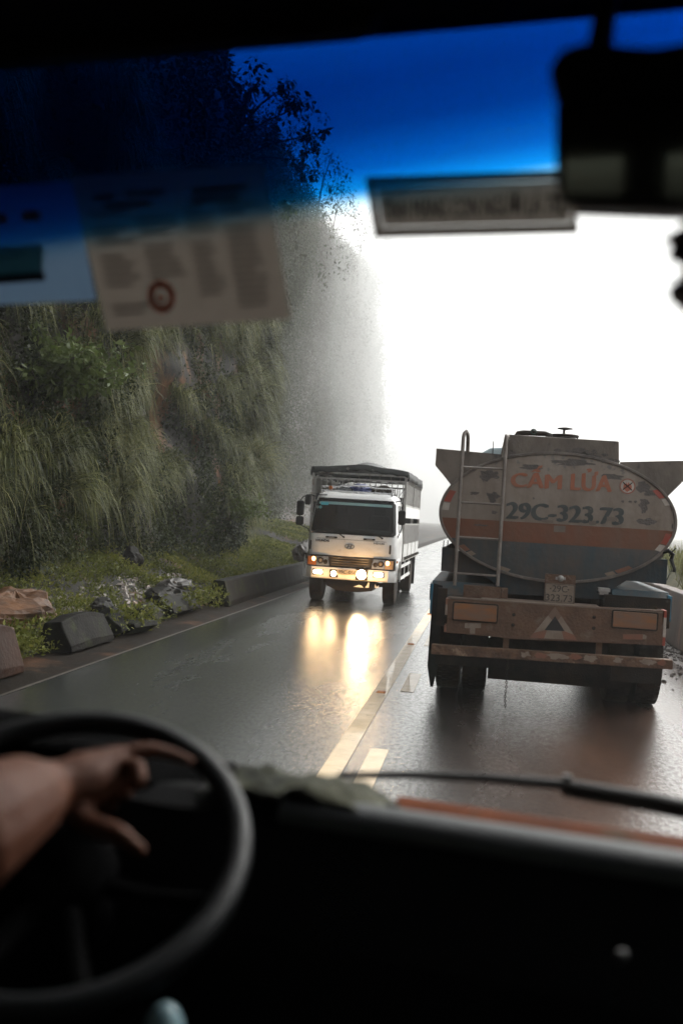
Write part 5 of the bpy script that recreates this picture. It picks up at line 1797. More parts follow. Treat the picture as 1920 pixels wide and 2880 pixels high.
# stake bed
X0, X1, Y0, Y1 = -4.13, -1.875, 23.3, 28.4
rs = M['rail_steel']
m_shade = pm('scuffed_alloy', (0.32, 0.31, 0.3), (0.22, 0.21, 0.2), 5, 0.5, bump=0.2, bscale=20, c3=(0.16, 0.11, 0.08), s3=3, t3=(0.58, 0.72))
b = MB()
for x in (X0 + 0.03, X1 - 0.03):
    for y in (Y0 + 0.03, (Y0 + Y1) / 2, Y1 - 0.03):
        b.box(x - 0.03, x + 0.03, y - 0.03, y + 0.03, 0.98, 2.98)
for z in (2.80, 2.93, 2.25):
    for y in (Y0 + 0.03, Y1 - 0.03):
        b.box(X0 + 0.06, X1 - 0.06, y - 0.02, y + 0.02, z - 0.022, z + 0.022)
    for x in (X0 + 0.03, X1 - 0.03):
        b.box(x - 0.02, x + 0.02, Y0 + 0.06, Y1 - 0.06, z - 0.022, z + 0.022)
b.box(X0, X1, Y0, Y1, 0.93, 0.99)
fr = obj('stake_frame', b, rs, WT)
b = MB()
for i in range(17):
    x = X0 + 0.09 + (X1 - X0 - 0.18) * i / 16
    for y in (Y0 + 0.03, Y1 - 0.03):
        b.box(x - 0.011, x + 0.011, y - 0.012, y + 0.012, 2.272, 2.778)
for i in range(34):
    y = Y0 + 0.12 + (Y1 - Y0 - 0.24) * i / 33
    for x in (X0 + 0.03, X1 - 0.03):
        b.box(x - 0.011, x + 0.011, y - 0.028, y + 0.028, 2.272, 2.778)
obj('stake_slats', b, rs, WT)
# bulkhead and side boards
b = MB()
b.box(X0 + 0.06, X1 - 0.06, Y0 + 0.02, Y0 + 0.05, 0.99, 2.43)
b.box(X0 + 0.06, X1 - 0.06, Y1 - 0.05, Y1 - 0.02, 0.99, 2.2)
for i in range(5):
    b.box(X1 - 0.30, X1 - 0.07, Y0 - 0.008, Y0 + 0.02, 1.08 + i * 0.28, 1.1 + i * 0.28)
obj('bulkhead', b, pm('dark_grey_bulkhead', (0.03, 0.03, 0.03), (0.02, 0.02, 0.02), 4, 0.6), WT)
for s, x in ((-1, X0), (1, X1)):
    xa, xb_ = (x - 0.004, x + 0.026) if s < 0 else (x - 0.026, x + 0.004)
    b = MB()
    b.box(xa, xb_, Y0 + 0.06, Y1 - 0.06, 1.96, 2.228)
    obj('white_side_board', b, M['white_paint'], WT)
    b = MB()
    b.box(xa, xb_, Y0 + 0.06, Y1 - 0.06, 1.345, 1.805)
    for i in range(26):
        y = Y0 + 0.16 + i * 0.19
        b.box(xa - 0.006, xb_ + 0.006, y, y + 0.05, 1.36, 1.79)
    obj('ribbed_side_board', b, m_shade, WT)
    b = MB()
    b.box(xa, xb_, Y0 + 0.06, Y1 - 0.06, 1.02, 1.335)
    obj('white_side_board', b, M['white_paint'], WT)
    b = MB()
    b.box(xa - 0.004, xb_ + 0.004, Y0 + 0.06, Y1 - 0.06, 1.806, 1.83)
    for i in range(3):
        y = Y0 + 1.25 + i * 1.27
        b.box(xa - 0.008, xb_ + 0.008, y - 0.02, y + 0.02, 1.0, 1.83)
    obj('board_rail', b, rs, WT)
    b = MB()
    xm = xb_ + 0.01 if s > 0 else xa - 0.01
    for i in range(34):
        y = Y0 + 0.12 + i * 0.148
        b.tube([(xm, y, 1.035), (xm + s * 0.03, y + 0.02, 0.985), (xm, y + 0.05, 0.975)], 0.009, 5)
    obj('rope_hook', b, M['dark_steel'], WT)
    b = MB()
    for z in (0.5, 0.78):
        b.box(xm - 0.05 - 0.015, xm - 0.05 + 0.015, 23.3, 26.1, z, z + 0.07)
    for y in (23.4, 24.7, 26.0):
        b.box(xm - 0.06 - 0.02, xm - 0.06, y, y + 0.05, 0.45, 0.95)
    obj('side_guard', b, M['white_paint'], WT)
    b = MB()
    b.box(xm - 0.27 if s > 0 else xm, xm if s > 0 else xm + 0.27, 27.35, 27.37, 0.18, 0.93)
    obj('mud_flap', b, M['black_plastic'], WT)
# load seen between the slats
b = MB()
for i in range(6):
    b.box(X0 + 0.25 + 0.02 * (i % 2), X1 - 0.45 - 0.25 * (i % 3), 24.0 + 0.72 * i, 24.62 + 0.72 * i, 1.0, 2.52 + 0.22 * ((i * 7) % 3) / 2)
obj('covered_load', b, pm('dark_load_sacks', (0.035, 0.03, 0.026), (0.06, 0.05, 0.042), 3, 0.8, bump=0.6, bscale=5), WT, bevel=0.05)
# tarp: arched over hoops, tied down along its edge
vs, fs = [], []
nx, ny = 26, 40
for j in range(ny + 1):
    y = Y0 - 0.02 + (Y1 - Y0 + 0.04) * j / ny
    for i in range(nx + 1):
        q = -1 + 2 * i / nx
        x = WX - 0.1325 + q * 1.14 if False else (X0 + X1) / 2 + q * 1.145
        arch = 3.045 + 0.115 * (1 - abs(q) ** 1.6) * (1 + 0.18 * math.sin(y * 2.6)) + 0.025 * noise.noise(Vector((x * 2, y * 2, 3)))
        hump = 0.11 * math.exp(-((x + 2.95) / 0.38) ** 2) * math.exp(-((y - 24.6) / 0.5) ** 2)
        vs.append((x, y, arch + hump))
for j in range(ny):
    for i in range(nx):
        a = j * (nx + 1) + i
        fs.append((a, a + 1, a + nx + 2, a + nx + 1))
o_ = len(vs)
edge = [(j * (nx + 1) + nx) for j in range(ny + 1)]
def skirt(edge_idx, drop, dx, dy):
    global vs, fs
    base = len(vs)
    for lvl in (0.5, 1.0):
        for k, e in enumerate(edge_idx):
            x, y, z = vs[e]
            dd = drop * (0.88 + 0.12 * math.sin(k * 1.7) + 0.1 * noise.noise(Vector((k * 0.4, 1, 1))))
            ww = 0.018 * math.sin(k * 2.3 + lvl * 2)
            vs.append((x + dx * (0.01 + ww), y + dy * (0.01 + ww), z - dd * lvl))
    L_ = len(edge_idx)
    for k in range(L_ - 1):
        fs.append((edge_idx[k], edge_idx[k + 1], base + k + 1, base + k))
        fs.append((base + k, base + k + 1, base + L_ + k + 1, base + L_ + k))
skirt([j * (nx + 1) + nx for j in range(ny + 1)], 0.22, 1, 0)
skirt([j * (nx + 1) for j in range(ny + 1)], 0.22, -1, 0)
skirt([i for i in range(nx + 1)], 0.155, 0, -1)
skirt([ny * (nx + 1) + i for i in range(nx + 1)], 0.2, 0, 1)
b = MB()
b.add(vs, fs)
tarp_m = pm('dark_green_black_tarp', (0.014, 0.017, 0.017), (0.03, 0.033, 0.032), 3, 0.5, bump=0.8, bscale=7)
trp = obj('tarp', b, tarp_m, WT, smooth=True, angle=60, solid=0.012)
b = MB()
for i in range(9):
    x = X0 + 0.15 + (X1 - X0 - 0.3) * i / 8
    b.tube([(x, Y0 - 0.03, 2.92), (x + 0.03 * math.sin(i * 3), Y0 - 0.01, 2.80)], 0.005, 4)
for x, z in ((-3.29, 3.045), (-2.70, 3.03)):
    b.torus((x, Y0 - 0.035, z), (1, 0, 0), (0, 0, 1), 0.022, 0.006, 14, 5)
for i in range(24):
    y = Y0 + 0.1 + i * 0.21
    b.tube([(X1 + 0.02, y, 2.84), (X1 + 0.01, y + 0.07, 2.76), (X1 + 0.02, y + 0.14, 2.84)], 0.005, 4)
obj('tie_rope', b, pm('pale_rope', (0.2, 0.19, 0.17)), trp)

# things lashed on the roof rack
b = MB()
b.torus((-2.33, 22.55, 2.43), (1, 0, 0), (0, 0, 1), 0.17, 0.075, 36, 12)
top('spare_tyre', b, M['rubber'], 'dark spare tyre lying on the roof rack of the white truck', 'tyre', smooth=True)
b = MB()
b.ball((-2.86, 22.5, 2.55), (0.23, 0.25, 0.115), 20, 14, jitter=0.3, seed=4, fr=2.2)
top('blue_bundle', b, pm('blue_plastic_sheet', (0.012, 0.02, 0.09), (0.02, 0.035, 0.14), 5, 0.4, bump=0.9, bscale=8), 'crumpled dark blue bundle on the roof rack of the white truck', 'bundle', smooth=True)
b = MB()
b.ball((-3.24, 22.5, 2.535), (0.2, 0.22, 0.09), 20, 14, jitter=0.3, seed=9, fr=2.2)
top('grey_sack', b, pm('grey_sack_cloth', (0.07, 0.08, 0.085), (0.12, 0.13, 0.135), 5, 0.6, bump=0.8, bscale=9), 'folded grey sack on the roof rack left of the blue bundle', 'sack', smooth=True)

# ================================================================== our own cab: frame (u right, v ahead, z up), turned 9 degrees right of the road
RZ = R_(-9)
CB = thing('truck_cab', (0, 0, 0), 'dark truck cab interior around the viewer with a blue-banded windscreen', 'truck cab', rz=RZ)
blk = pm('black_cab_trim', (0.006, 0.0055, 0.004), (0.009, 0.008, 0.006), 8, 0.85, bump=0.3, bscale=120, spec=0.15)
dashm = pm('black_dash_vinyl', (0.0025, 0.0025, 0.003), (0.004, 0.004, 0.0045), 8, 0.8, bump=0.2, bscale=200, spec=0.05)
CU = 1.08
def gv(z):
    """Inner face of the raked windscreen."""
    return 1.50 - (z - 1.45) * 0.285
# glass with its blue shade band
gm_, N, L, tn = clear_glass('blue_banded_glass', (1, 1, 1), 0.012)
tc = N.new('ShaderNodeTexCoord')
sx = N.new('ShaderNodeSeparateXYZ')
L.new(tc.outputs['Object'], sx.inputs[0])
ma = N.new('ShaderNodeMath')
ma.operation = 'MULTIPLY_ADD'
ma.inputs[1].default_value = -0.09
L.new(sx.outputs['X'], ma.inputs[0])
L.new(sx.outputs['Z'], ma.inputs[2])
mr = N.new('ShaderNodeMapRange')
mr.inputs['From Min'].default_value = 2.25
mr.inputs['From Max'].default_value = 2.65
L.new(ma.outputs[0], mr.inputs['Value'])
cr = N.new('ShaderNodeValToRGB')
el = cr.color_ramp.elements
pos = lambda z: (z - 2.25) / 0.4
stops = [(2.352, (0.985, 0.99, 0.985)), (2.368, (0.76, 0.88, 0.94)), (2.383, (0.05, 0.43, 0.74)), (2.41, (0.015, 0.25, 0.56)), (2.46, (0.008, 0.14, 0.38)), (2.51, (0.008, 0.12, 0.35)), (2.60, (0.01, 0.17, 0.45))]
el[0].position = pos(stops[0][0])
el[0].color = lin(stops[0][1])
el[1].position = pos(stops[-1][0])
el[1].color = lin(stops[-1][1])
for z, c in stops[1:-1]:
    e = el.new(pos(z))
    e.color = lin(c)
L.new(mr.outputs[0], cr.inputs[0])
L.new(cr.outputs[0], tn.inputs[0])
b = MB()
b.hexa([(-CU, gv(1.44), 1.44), (CU, gv(1.44), 1.44), (CU, gv(1.44) + 0.006, 1.44), (-CU, gv(1.44) + 0.006, 1.44),
        (-CU, gv(2.62), 2.62), (CU, gv(2.62), 2.62), (CU, gv(2.62) + 0.006, 2.62), (-CU, gv(2.62) + 0.006, 2.62)])
obj('windscreen', b, gm_, CB)
# shell
b = MB()
b.box(-CU - 0.06, CU + 0.06, -1.3, 1.24, 2.66, 2.72)
b.hexa([(-CU, 1.0, 2.538), (CU, 1.0, 2.538), (CU, 1.225, 2.538), (-CU, 1.225, 2.538), (-CU, 0.8, 2.66), (CU, 0.8, 2.66), (CU, 1.225, 2.66), (-CU, 1.225, 2.66)])
roofp = obj('roof', b, blk, CB)
b = MB()
sv = [(-1.05, 2.515), (-0.385, 2.512), (-0.365, 2.516), (-0.35, 2.533), (-0.34, 2.60), (-1.05, 2.60)]
b.prism(sv, 1.15, 1.185)
obj('sun_visor', b, pm('brown_black_visor', (0.012, 0.011, 0.007), (0.016, 0.014, 0.009), 5, 0.8), CB, bevel=0.008)
b = MB()
b.box(-CU - 0.06, CU + 0.06, -1.3, 1.15, 0.66, 0.70)
obj('cab_floor', b, blk, CB)
# back wall round two tinted windows
b = MB()
for (x0, x1, z0, z1) in ((-CU - 0.06, CU + 0.06, 0.70, 1.85), (-CU - 0.06, CU + 0.06, 2.30, 2.66), (-CU - 0.06, -0.9, 1.85, 2.30), (0.9, CU + 0.06, 1.85, 2.30), (-0.13, -0.015, 1.85, 2.30)):
    b.box(x0, x1, -1.3, -1.25, z0, z1)
obj('back_wall', b, blk, CB)
b = MB()
for (x0, x1) in ((-0.9, -0.13), (-0.015, 0.9)):
    b.box(x0, x1, -1.28, -1.274, 1.85, 2.30)
rg, _, _, _ = clear_glass('dark_rear_glass', (0.6, 0.62, 0.55), 0.03)
obj('rear_window', b, rg, CB)
for s in (-1, 1):
    x = s * (CU + 0.03)
    b = MB()
    b.box(x - 0.03, x + 0.03, -1.25, 1.42, 0.70, 1.52)
    b.box(x - 0.03, x + 0.03, -1.25, -0.1, 1.52, 2.66)
    b.box(x - 0.03, x + 0.03, -0.1, 1.15, 2.45, 2.66)
    b.hexa([(x - 0.035, 1.36, 1.52), (x + 0.03, 1.36, 1.52), (x + 0.03, 1.5, 1.52), (x - 0.035, 1.5, 1.52), (x - 0.035, 1.08, 2.45), (x + 0.03, 1.08, 2.45), (x + 0.03, 1.23, 2.45), (x - 0.035, 1.23, 2.45)])
    dr = obj('door', b, blk, CB)
    b = MB()
    b.box(x - 0.003, x + 0.003, -0.1, 1.3, 1.52, 2.45)
    dg_, _, _, _ = clear_glass('door_glass', (0.42, 0.44, 0.44), 0.03)
    obj('door_window', b, dg_, dr)
# dashboard: near face, lit rolled crest, top sloping down to the glass
def extr(profile, u0, u1, n=1):
    mb = MB()
    k = len(profile)
    for u in (u0, u1):
        mb.v += [(u, v, z) for v, z in profile]
    mb.f = [tuple(range(k)), tuple(range(2 * k - 1, k - 1, -1))] + [(i, (i + 1) % k, k + (i + 1) % k, k + i) for i in range(k)]
    return mb
pf = [(1.06, 0.7), (1.05, 1.25), (1.10, 1.42), (1.165, 1.535), (1.22, 1.545), (1.30, 1.53), (1.49, 1.445), (1.49, 0.7)]
obj('dashboard', extr(pf, -CU, CU), dashm, CB)
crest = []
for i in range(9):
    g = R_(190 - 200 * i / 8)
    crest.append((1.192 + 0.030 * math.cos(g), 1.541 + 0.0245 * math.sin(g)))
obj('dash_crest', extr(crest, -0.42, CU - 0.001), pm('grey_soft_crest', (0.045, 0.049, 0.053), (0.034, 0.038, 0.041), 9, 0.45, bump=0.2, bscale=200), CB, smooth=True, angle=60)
b = MB()
b.ball((-0.004, 1.083, 1.482), (0.007, 0.007, 0.007), 12, 8)  # small pale ball added to stand for a lit spot on the dash
obj('dash_lit_spot', b, pm('grey_lit_spot', (0.06, 0.06, 0.06), (0.06, 0.06, 0.06), 9, 0.4), CB, smooth=True)
b = MB()
b.prism(rrect(-1.05, -0.60, 1.18, 1.585, 0.09), 1.19, 1.36)
obj('instrument_hood', b, pm('matt_black_hood', (0.0018, 0.0018, 0.002), (0.0026, 0.0026, 0.0028), 8, 0.95, spec=0.02), CB, bevel=0.02)
# steering wheel
wc = Vector((-0.615, 0.99, 1.53))
e1 = Vector((math.cos(0.33), math.sin(0.33), 0))
fw = Vector((-math.sin(0.33), math.cos(0.33), 0))
e2 = fw * math.sin(1.04) + Vector((0, 0, 1)) * math.cos(1.04)
nn = e1.cross(e2)
RR = 0.2005
b = MB()
b.torus(wc, e1, e2, RR, 0.0155, 96, 14)
sw = obj('steering_wheel', b, pm('worn_black_rim', (0.004, 0.0045, 0.005), (0.006, 0.007, 0.008), 9, 0.4, bump=0.2, bscale=200, spec=0.24), CB, smooth=True)
hubc = wc - nn * 0.045
b = MB()
spk = pm('matt_black_spoke', (0.0018, 0.0018, 0.002), (0.0025, 0.0025, 0.0027), 8, 0.9, spec=0.03)
b.lathe([(-0.02, 0.05), (0.0, 0.062), (0.02, 0.058), (0.03, 0.04)], hubc, nn, 28)
obj('hub', b, spk, sw, smooth=True, angle=50)
b = MB()
for a in (200, 340, 250, 290):
    d = e1 * math.cos(R_(a)) + e2 * math.sin(R_(a))
    b.tube([hubc + d * 0.04, hubc + d * 0.11 + nn * 0.01, wc + d * RR], [0.014, 0.011, 0.010], 8)
obj('spoke', b, spk, sw, smooth=True)
b = MB()
b.tube([hubc, hubc - nn * 0.25 + Vector((0, 0.08, 0)), Vector((-0.6, 1.2, 1.1))], 0.04, 14)
obj('steering_column', b, dashm, CB, smooth=True)
# rear-view mirror
b = MB()
outl = [(-0.082, 2.194), (0.16, 2.176), (0.176, 2.20), (0.172, 2.325), (0.15, 2.342), (-0.02, 2.325), (-0.08, 2.334), (-0.098, 2.328), (-0.107, 2.312), (-0.098, 2.29), (-0.097, 2.25), (-0.093, 2.205)]
b.prism(outl, 0.853, 0.895)
mh = obj('rear_view_mirror', b, pm('mirror_black_shell', (0.006, 0.006, 0.007), (0.009, 0.009, 0.01), 9, 0.5), CB, bevel=0.010, smooth=True)
b = MB()
gp = [(-0.085, 2.201), (0.16, 2.185), (0.16, 2.268), (-0.089, 2.272)]
tl = lambda x, z: 0.8515 - (z - 2.236) * 0.0
b.prism(gp, lambda x, z: 0.8505 - (z - 2.185) * 0.16, 0.856)
obj('mirror_glass', b, pm('mirror_dim_silver', (0.6, 0.61, 0.57), (0.6, 0.61, 0.57), 1, 0.06, metal=1.0), mh)
b = MB()
b.tube([(-0.066, 0.88, 2.32), (-0.069, 0.93, 2.36), (-0.07, 1.0, 2.45), (-0.07, 1.05, 2.55)], [0.02, 0.012, 0.011, 0.016], 12)
obj('mirror_stem', b, blk, mh, smooth=True)
# outside: wipers and the orange front
wb = pm('wiper_black', (0.008, 0.007, 0.007), (0.014, 0.012, 0.011), 9, 0.5)
def gout(z):
    return gv(z) + 0.02
for (ub, zb, ue, ze) in ((-0.445, 1.532, 0.72, 1.50), (-1.02, 1.505, -0.62, 1.50)):
    b = MB()
    n = 10
    pts = []
    for i in range(n + 1):
        t = i / n
        u = ub + (ue - ub) * t
        z = float(np.interp(u, [-1.02, -0.62, -0.445, -0.28, -0.117, 0.066, 0.35, 0.72], [1.505, 1.50, 1.513, 1.537, 1.549, 1.542, 1.518, 1.48]))
        pts.append((u, gout(z), z))
    b.tube(pts, [0.005 + 0.005 * min(1, i / 4) for i in range(n + 1)], 8)
    b.tube([(u, v + 0.012, z - 0.014) for u, v, z in pts[3:]], [0.007 + 0.006 * (i / 7) for i in range(len(pts) - 3)], 8)
    for k in (3, 5, 7):
        u, v, z = pts[k]
        b.tube([(u, v, z), (u, v + 0.012, z - 0.014)], 0.009, 6)
    if ub > -0.9:
        u, v, z = pts[3]
        b.box(u - 0.006, u + 0.006, v - 0.006, v + 0.006, z, z + 0.014)
    obj('wiper', b, wb, CB, smooth=True, angle=60)
om = pm('orange_body_paint', (0.13, 0.032, 0.007), (0.06, 0.016, 0.005), 6, 0.7, c3=(0.06, 0.035, 0.02), s3=7, t3=(0.52, 0.64), spec=0.06)
cowl = [(1.515, 1.30), (1.515, 1.434), (1.56, 1.458), (1.60, 1.464), (1.63, 1.458), (1.66, 1.415), (1.70, 1.2), (1.70, 0.5), (1.515, 0.5)]
obj('front_cowl', extr(cowl, -0.37, CU + 0.06), om, CB, smooth=True, angle=40)
obj('cowl_vent', extr([(v, z - 0.02) for v, z in cowl], -CU - 0.06, -0.372), blk, CB)

# things carried in the cab
def on_glass(x, z, d):
    return gv(z) - d
def paper(name, poly, d, mat_, label, cat, th=0.0012):
    mb = MB()
    mb.sheet(poly, lambda x, z: on_glass(x, z, d))
    cx = sum(p[0] for p in poly) / len(poly)
    cz = min(p[1] for p in poly)
    return top(name, mb, mat_, label, cat, origin=(cx, on_glass(cx, cz, d), cz), rz=RZ), Vector((cx, on_glass(cx, cz, d), cz))
def paper_mat(name, c, c2, tr=0.25):
    m = pm(name, c, c2, 7, 0.8)
    N, L = m.node_tree.nodes, m.node_tree.links
    t = N.new('ShaderNodeBsdfTranslucent')
    t.inputs[0].default_value = lin(c)
    mx = N.new('ShaderNodeMixShader')
    mx.inputs[0].default_value = tr
    L.new(N['Principled BSDF'].outputs[0], mx.inputs[1])
    L.new(t.outputs[0], mx.inputs[2])
    L.new(mx.outputs[0], N['Material Output'].inputs['Surface'])
    return m
def pchild(name, root, rl, polys, d, mat_):
    mb = MB()
    for p in polys:
        mb.sheet(p, lambda x, z: on_glass(x, z, d))
    mb.v = [(x - rl.x, y - rl.y, z - rl.z) for x, y, z in mb.v]
    me = bpy.data.meshes.new(name)
    me.from_pydata(mb.v, [], mb.f)
    bm = bmesh.new()
    bm.from_mesh(me)
    bmesh.ops.recalc_face_normals(bm, faces=bm.faces)
    bm.to_mesh(me)
    bm.free()
    return link(name, me, mat_, root)
PT = [(-0.774, 2.170), (-0.487, 2.186), (-0.519, 2.382), (-0.813, 2.377)]
pr, prl = paper('paper_sheet', PT, 0.010, paper_mat('printed_paper', (0.3, 0.255, 0.215), (0.23, 0.195, 0.165), 0.16), 'sheet of printed paper with a red seal stuck behind the windscreen', 'paper')
def inpaper(a, c):
    p0 = Vector(PT[0]).lerp(Vector(PT[1]), a)
    p1 = Vector(PT[3]).lerp(Vector(PT[2]), a)
    return tuple(p0.lerp(p1, c))
rows = []
for colx in ((0.06, 0.27), (0.31, 0.52), (0.56, 0.72), (0.75, 0.95)):
    for i in range(15):
        c = 0.10 + 0.046 * i
        if rng.uniform() < 0.12:
            continue
        a1 = colx[0] + (colx[1] - colx[0]) * rng.uniform(0.55, 1)
        if 0.30 < (colx[0] + a1) / 2 < 0.5 and c < 0.3:
            continue
        rows.append([inpaper(colx[0], c), inpaper(a1, c), inpaper(a1, c + 0.018), inpaper(colx[0], c + 0.018)])
for a0, a1, c in ((0.1, 0.22, 0.84), (0.28, 0.48, 0.85), (0.62, 0.9, 0.84), (0.15, 0.4, 0.78), (0.6, 0.86, 0.78)):
    rows.append([inpaper(a0, c), inpaper(a1, c), inpaper(a1, c + 0.04), inpaper(a0, c + 0.04)])
pchild('print', pr, prl, rows, 0.0106, paper_mat('print_ink', (0.17, 0.145, 0.125), (0.2, 0.17, 0.145), 0.3))
sc_ = inpaper(0.345, 0.2)
def cpoly(c, r, n=24):
    return [(c[0] + r * math.cos(2 * PI * i / n), c[1] + r * math.sin(2 * PI * i / n)) for i in range(n)]
b = MB()
ro, ri = cpoly(sc_, 0.022), cpoly(sc_, 0.012)
for i in range(24):
    b.sheet([ro[i], ro[(i + 1) % 24], ri[(i + 1) % 24], ri[i]], lambda x, z: on_glass(x, z, 0.0106))
b.sheet(cpoly((sc_[0] - 0.001, sc_[1] - 0.002), 0.006, 10), lambda x, z: on_glass(x, z, 0.0106))
b.v = [(x - prl.x, y - prl.y, z - prl.z) for x, y, z in b.v]
me = bpy.data.meshes.new('red_seal')
me.from_pydata(b.v, [], b.f)
link('red_seal', me, paper_mat('seal_ink', (0.5, 0.09, 0.04), (0.42, 0.08, 0.04), 0.4), pr)
BL = [(-1.03, 2.205), (-0.789, 2.213), (-0.811, 2.372), (-1.05, 2.368)]
br, brl = paper('blue_leaflet', BL, 0.008, paper_mat('blue_leaflet_paper', (0.15, 0.24, 0.36), (0.12, 0.2, 0.31), 0.2), 'blue printed leaflet on the windscreen left of the white printed sheet', 'leaflet')
pchild('orange_heading', br, brl, [[(-0.985, 2.318), (-0.925, 2.320), (-0.926, 2.334), (-0.986, 2.332)], [(-0.90, 2.321), (-0.868, 2.322), (-0.869, 2.336), (-0.901, 2.335)]], 0.0086, paper_mat('orange_print', (0.6, 0.25, 0.12), (0.5, 0.22, 0.12), 0.4))
pchild('green_panel', br, brl, [[(-1.0, 2.24), (-0.875, 2.247), (-0.868, 2.29), (-1.0, 2.287)]], 0.0086, paper_mat('green_print', (0.14, 0.32, 0.3), (0.18, 0.36, 0.33), 0.4))
pchild('dark_caption', br, brl, [[(-0.96, 2.236), (-0.87, 2.24), (-0.87, 2.252), (-0.96, 2.249)]], 0.0092, paper_mat('dark_caption_ink', (0.035, 0.04, 0.05), (0.05, 0.055, 0.06), 0.2))
ST = [(-0.367, 2.287), (-0.106, 2.286), (-0.1165, 2.2985), (-0.3565, 2.2995), (-0.3655, 2.3495), (-0.379, 2.361)]
sr, srl = paper('slogan_sticker', ST, 0.007, paper_mat('sticker_border', (0.17, 0.15, 0.125), (0.15, 0.135, 0.115), 0.16), 'narrow grey slogan sticker with black capitals beneath the mirror', 'sticker')
pchild('border', sr, srl, [[(-0.379, 2.361), (-0.3655, 2.3495), (-0.1215, 2.3475), (-0.1165, 2.2985), (-0.106, 2.286), (-0.115, 2.359)]], 0.007, bpy.data.materials['sticker_border'])
pchild('inner_panel', sr, srl, [[(-0.356, 2.300), (-0.117, 2.299), (-0.122, 2.347), (-0.365, 2.349)]], 0.0072, paper_mat('sticker_panel', (0.26, 0.23, 0.195), (0.23, 0.205, 0.18), 0.17))
tm = text_mesh('TÍNH MẠNG CON NGƯỜI LÀ TRÊN HẾT', -0.357, -0.075, 2.302, 2.345, bold=0.03, depth=0.0006, y=lambda x, z: on_glass(x, z, 0.0077))
tm.v = [(x - srl.x, y - srl.y, z - srl.z) for x, y, z in tm.v]
me = bpy.data.meshes.new('slogan_lettering')
me.from_pydata(tm.v, [], tm.f)
link('slogan_lettering', me, pm('black_slogan_ink', (0.006, 0.008, 0.007)), sr)

# hanging charm
ch = thing('hanging_charm', Matrix.Rotation(RZ, 3, 'Z') @ Vector((0.03, 0.8, 2.085)), 'dark red carved charm hanging from the rear-view mirror', 'charm', rz=RZ)
def cabchild(name, mb, m, root, base, **kw):
    mb.v = [(x - base[0], y - base[1], z - base[2]) for x, y, z in mb.v]
    o = obj(name, mb, m, None, **kw)
    o.parent = root
    return o
b = MB()
b.ball((0.035, 0.8, 2.142), (0.038, 0.03, 0.02), 18, 12, jitter=0.35, seed=2, fr=2.5)
b.ball((0.04, 0.8, 2.105), (0.036, 0.028, 0.022), 18, 12, jitter=0.35, seed=5, fr=2.5)
cabchild('carving', b, pm('dark_red_wood', (0.035, 0.008, 0.006), (0.06, 0.015, 0.01), 12, 0.45, bump=0.5, bscale=60), ch, (0.03, 0.8, 2.085), smooth=True)
b = MB()
b.tube([(0.03, 0.84, 2.19), (0.03, 0.81, 2.175), (0.035, 0.8, 2.155)], [0.006, 0.016, 0.012], 8)
cabchild('cord', b, blk, ch, (0.03, 0.8, 2.085), smooth=True)

# crumpled cloth on the dashboard
vs, fs = [], []
nu, nv = 40, 34
for j in range(nv + 1):
    for i in range(nu + 1):
        a, c = i / nu, j / nv
        u = -0.54 + 0.235 * a + 0.012 * noise.noise(Vector((c * 4, 3, 0)))
        v = 1.175 + 0.22 * c
        base = np.interp(v, [1.05, 1.10, 1.165, 1.22, 1.30, 1.49], [1.25, 1.425, 1.542, 1.552, 1.537, 1.452])
        e = min(1, 6 * a, 6 * (1 - a)) * min(1, 5 * (1 - c))
        h = 0.012 * e + 0.016 * abs(noise.fractal(Vector((u * 14, v * 14, 2)), 0.8, 2.1, 4)) * e
        h += 0.004 * e
        vs.append((u, v, float(base) + 0.003 + h))
for j in range(nv):
    for i in range(nu):
        k = j * (nu + 1) + i
        fs.append((k, k + 1, k + nu + 2, k + nu + 1))
b = MB()
b.add(vs, fs)
top('dash_cloth', b, pm('mottled_olive_cloth', (0.010, 0.013, 0.006), (0.06, 0.06, 0.034), 13, 0.9, contrast=(0.4, 0.6), bump=0.4, bscale=120), 'crumpled mottled olive cloth lying on the dashboard beside the steering wheel', 'cloth', rz=RZ, smooth=True, angle=180, solid=0.004, origin=(-0.43, 1.25, 1.53))

# the driver: one continuous body grown from tapered tubes and fused by a voxel remesh
body = MB()
tb = body.tube
def limb(pts, rs, n=12):
    P, Q = [], []
    for k in range(len(pts) - 1):
        m = 4
        for i in range(m):
            t = i / m
            P.append(Vector(pts[k]).lerp(Vector(pts[k + 1]), t))
            Q.append(rs[k] + (rs[k + 1] - rs[k]) * t)
    P.append(Vector(pts[-1]))
    Q.append(rs[-1])
    body.tube(P, Q, n)
    body.ball(pts[0], rs[0], n, 8)
    body.ball(pts[-1], rs[-1], n, 8)
HIP = (-0.70, -0.02, 1.02)
limb([HIP, (-0.70, -0.03, 1.25), (-0.70, 0.0, 1.45), (-0.70, 0.03, 1.60)], [0.14, 0.125, 0.15, 0.09])
limb([(-0.70, 0.03, 1.58), (-0.70, 0.05, 1.72)], [0.06, 0.055])
body.ball((-0.70, 0.07, 1.83), (0.075, 0.095, 0.115), 20, 14)
body.ball((-0.70, 0.165, 1.815), (0.014, 0.02, 0.022), 10, 8)
for s in (-1, 1):
    body.ball((-0.70 + s * 0.076, 0.06, 1.825), (0.012, 0.022, 0.032), 10, 8)
    limb([(-0.70 + s * 0.06, 0.02, 1.54), (-0.70 + s * 0.18, 0.02, 1.53)], [0.07, 0.06])
    limb([(-0.70 + s * 0.09, 0.0, 1.0), (-0.70 + s * 0.13, 0.42, 1.05), (-0.70 + s * 0.12, 0.62, 0.78)], [0.085, 0.065, 0.045])
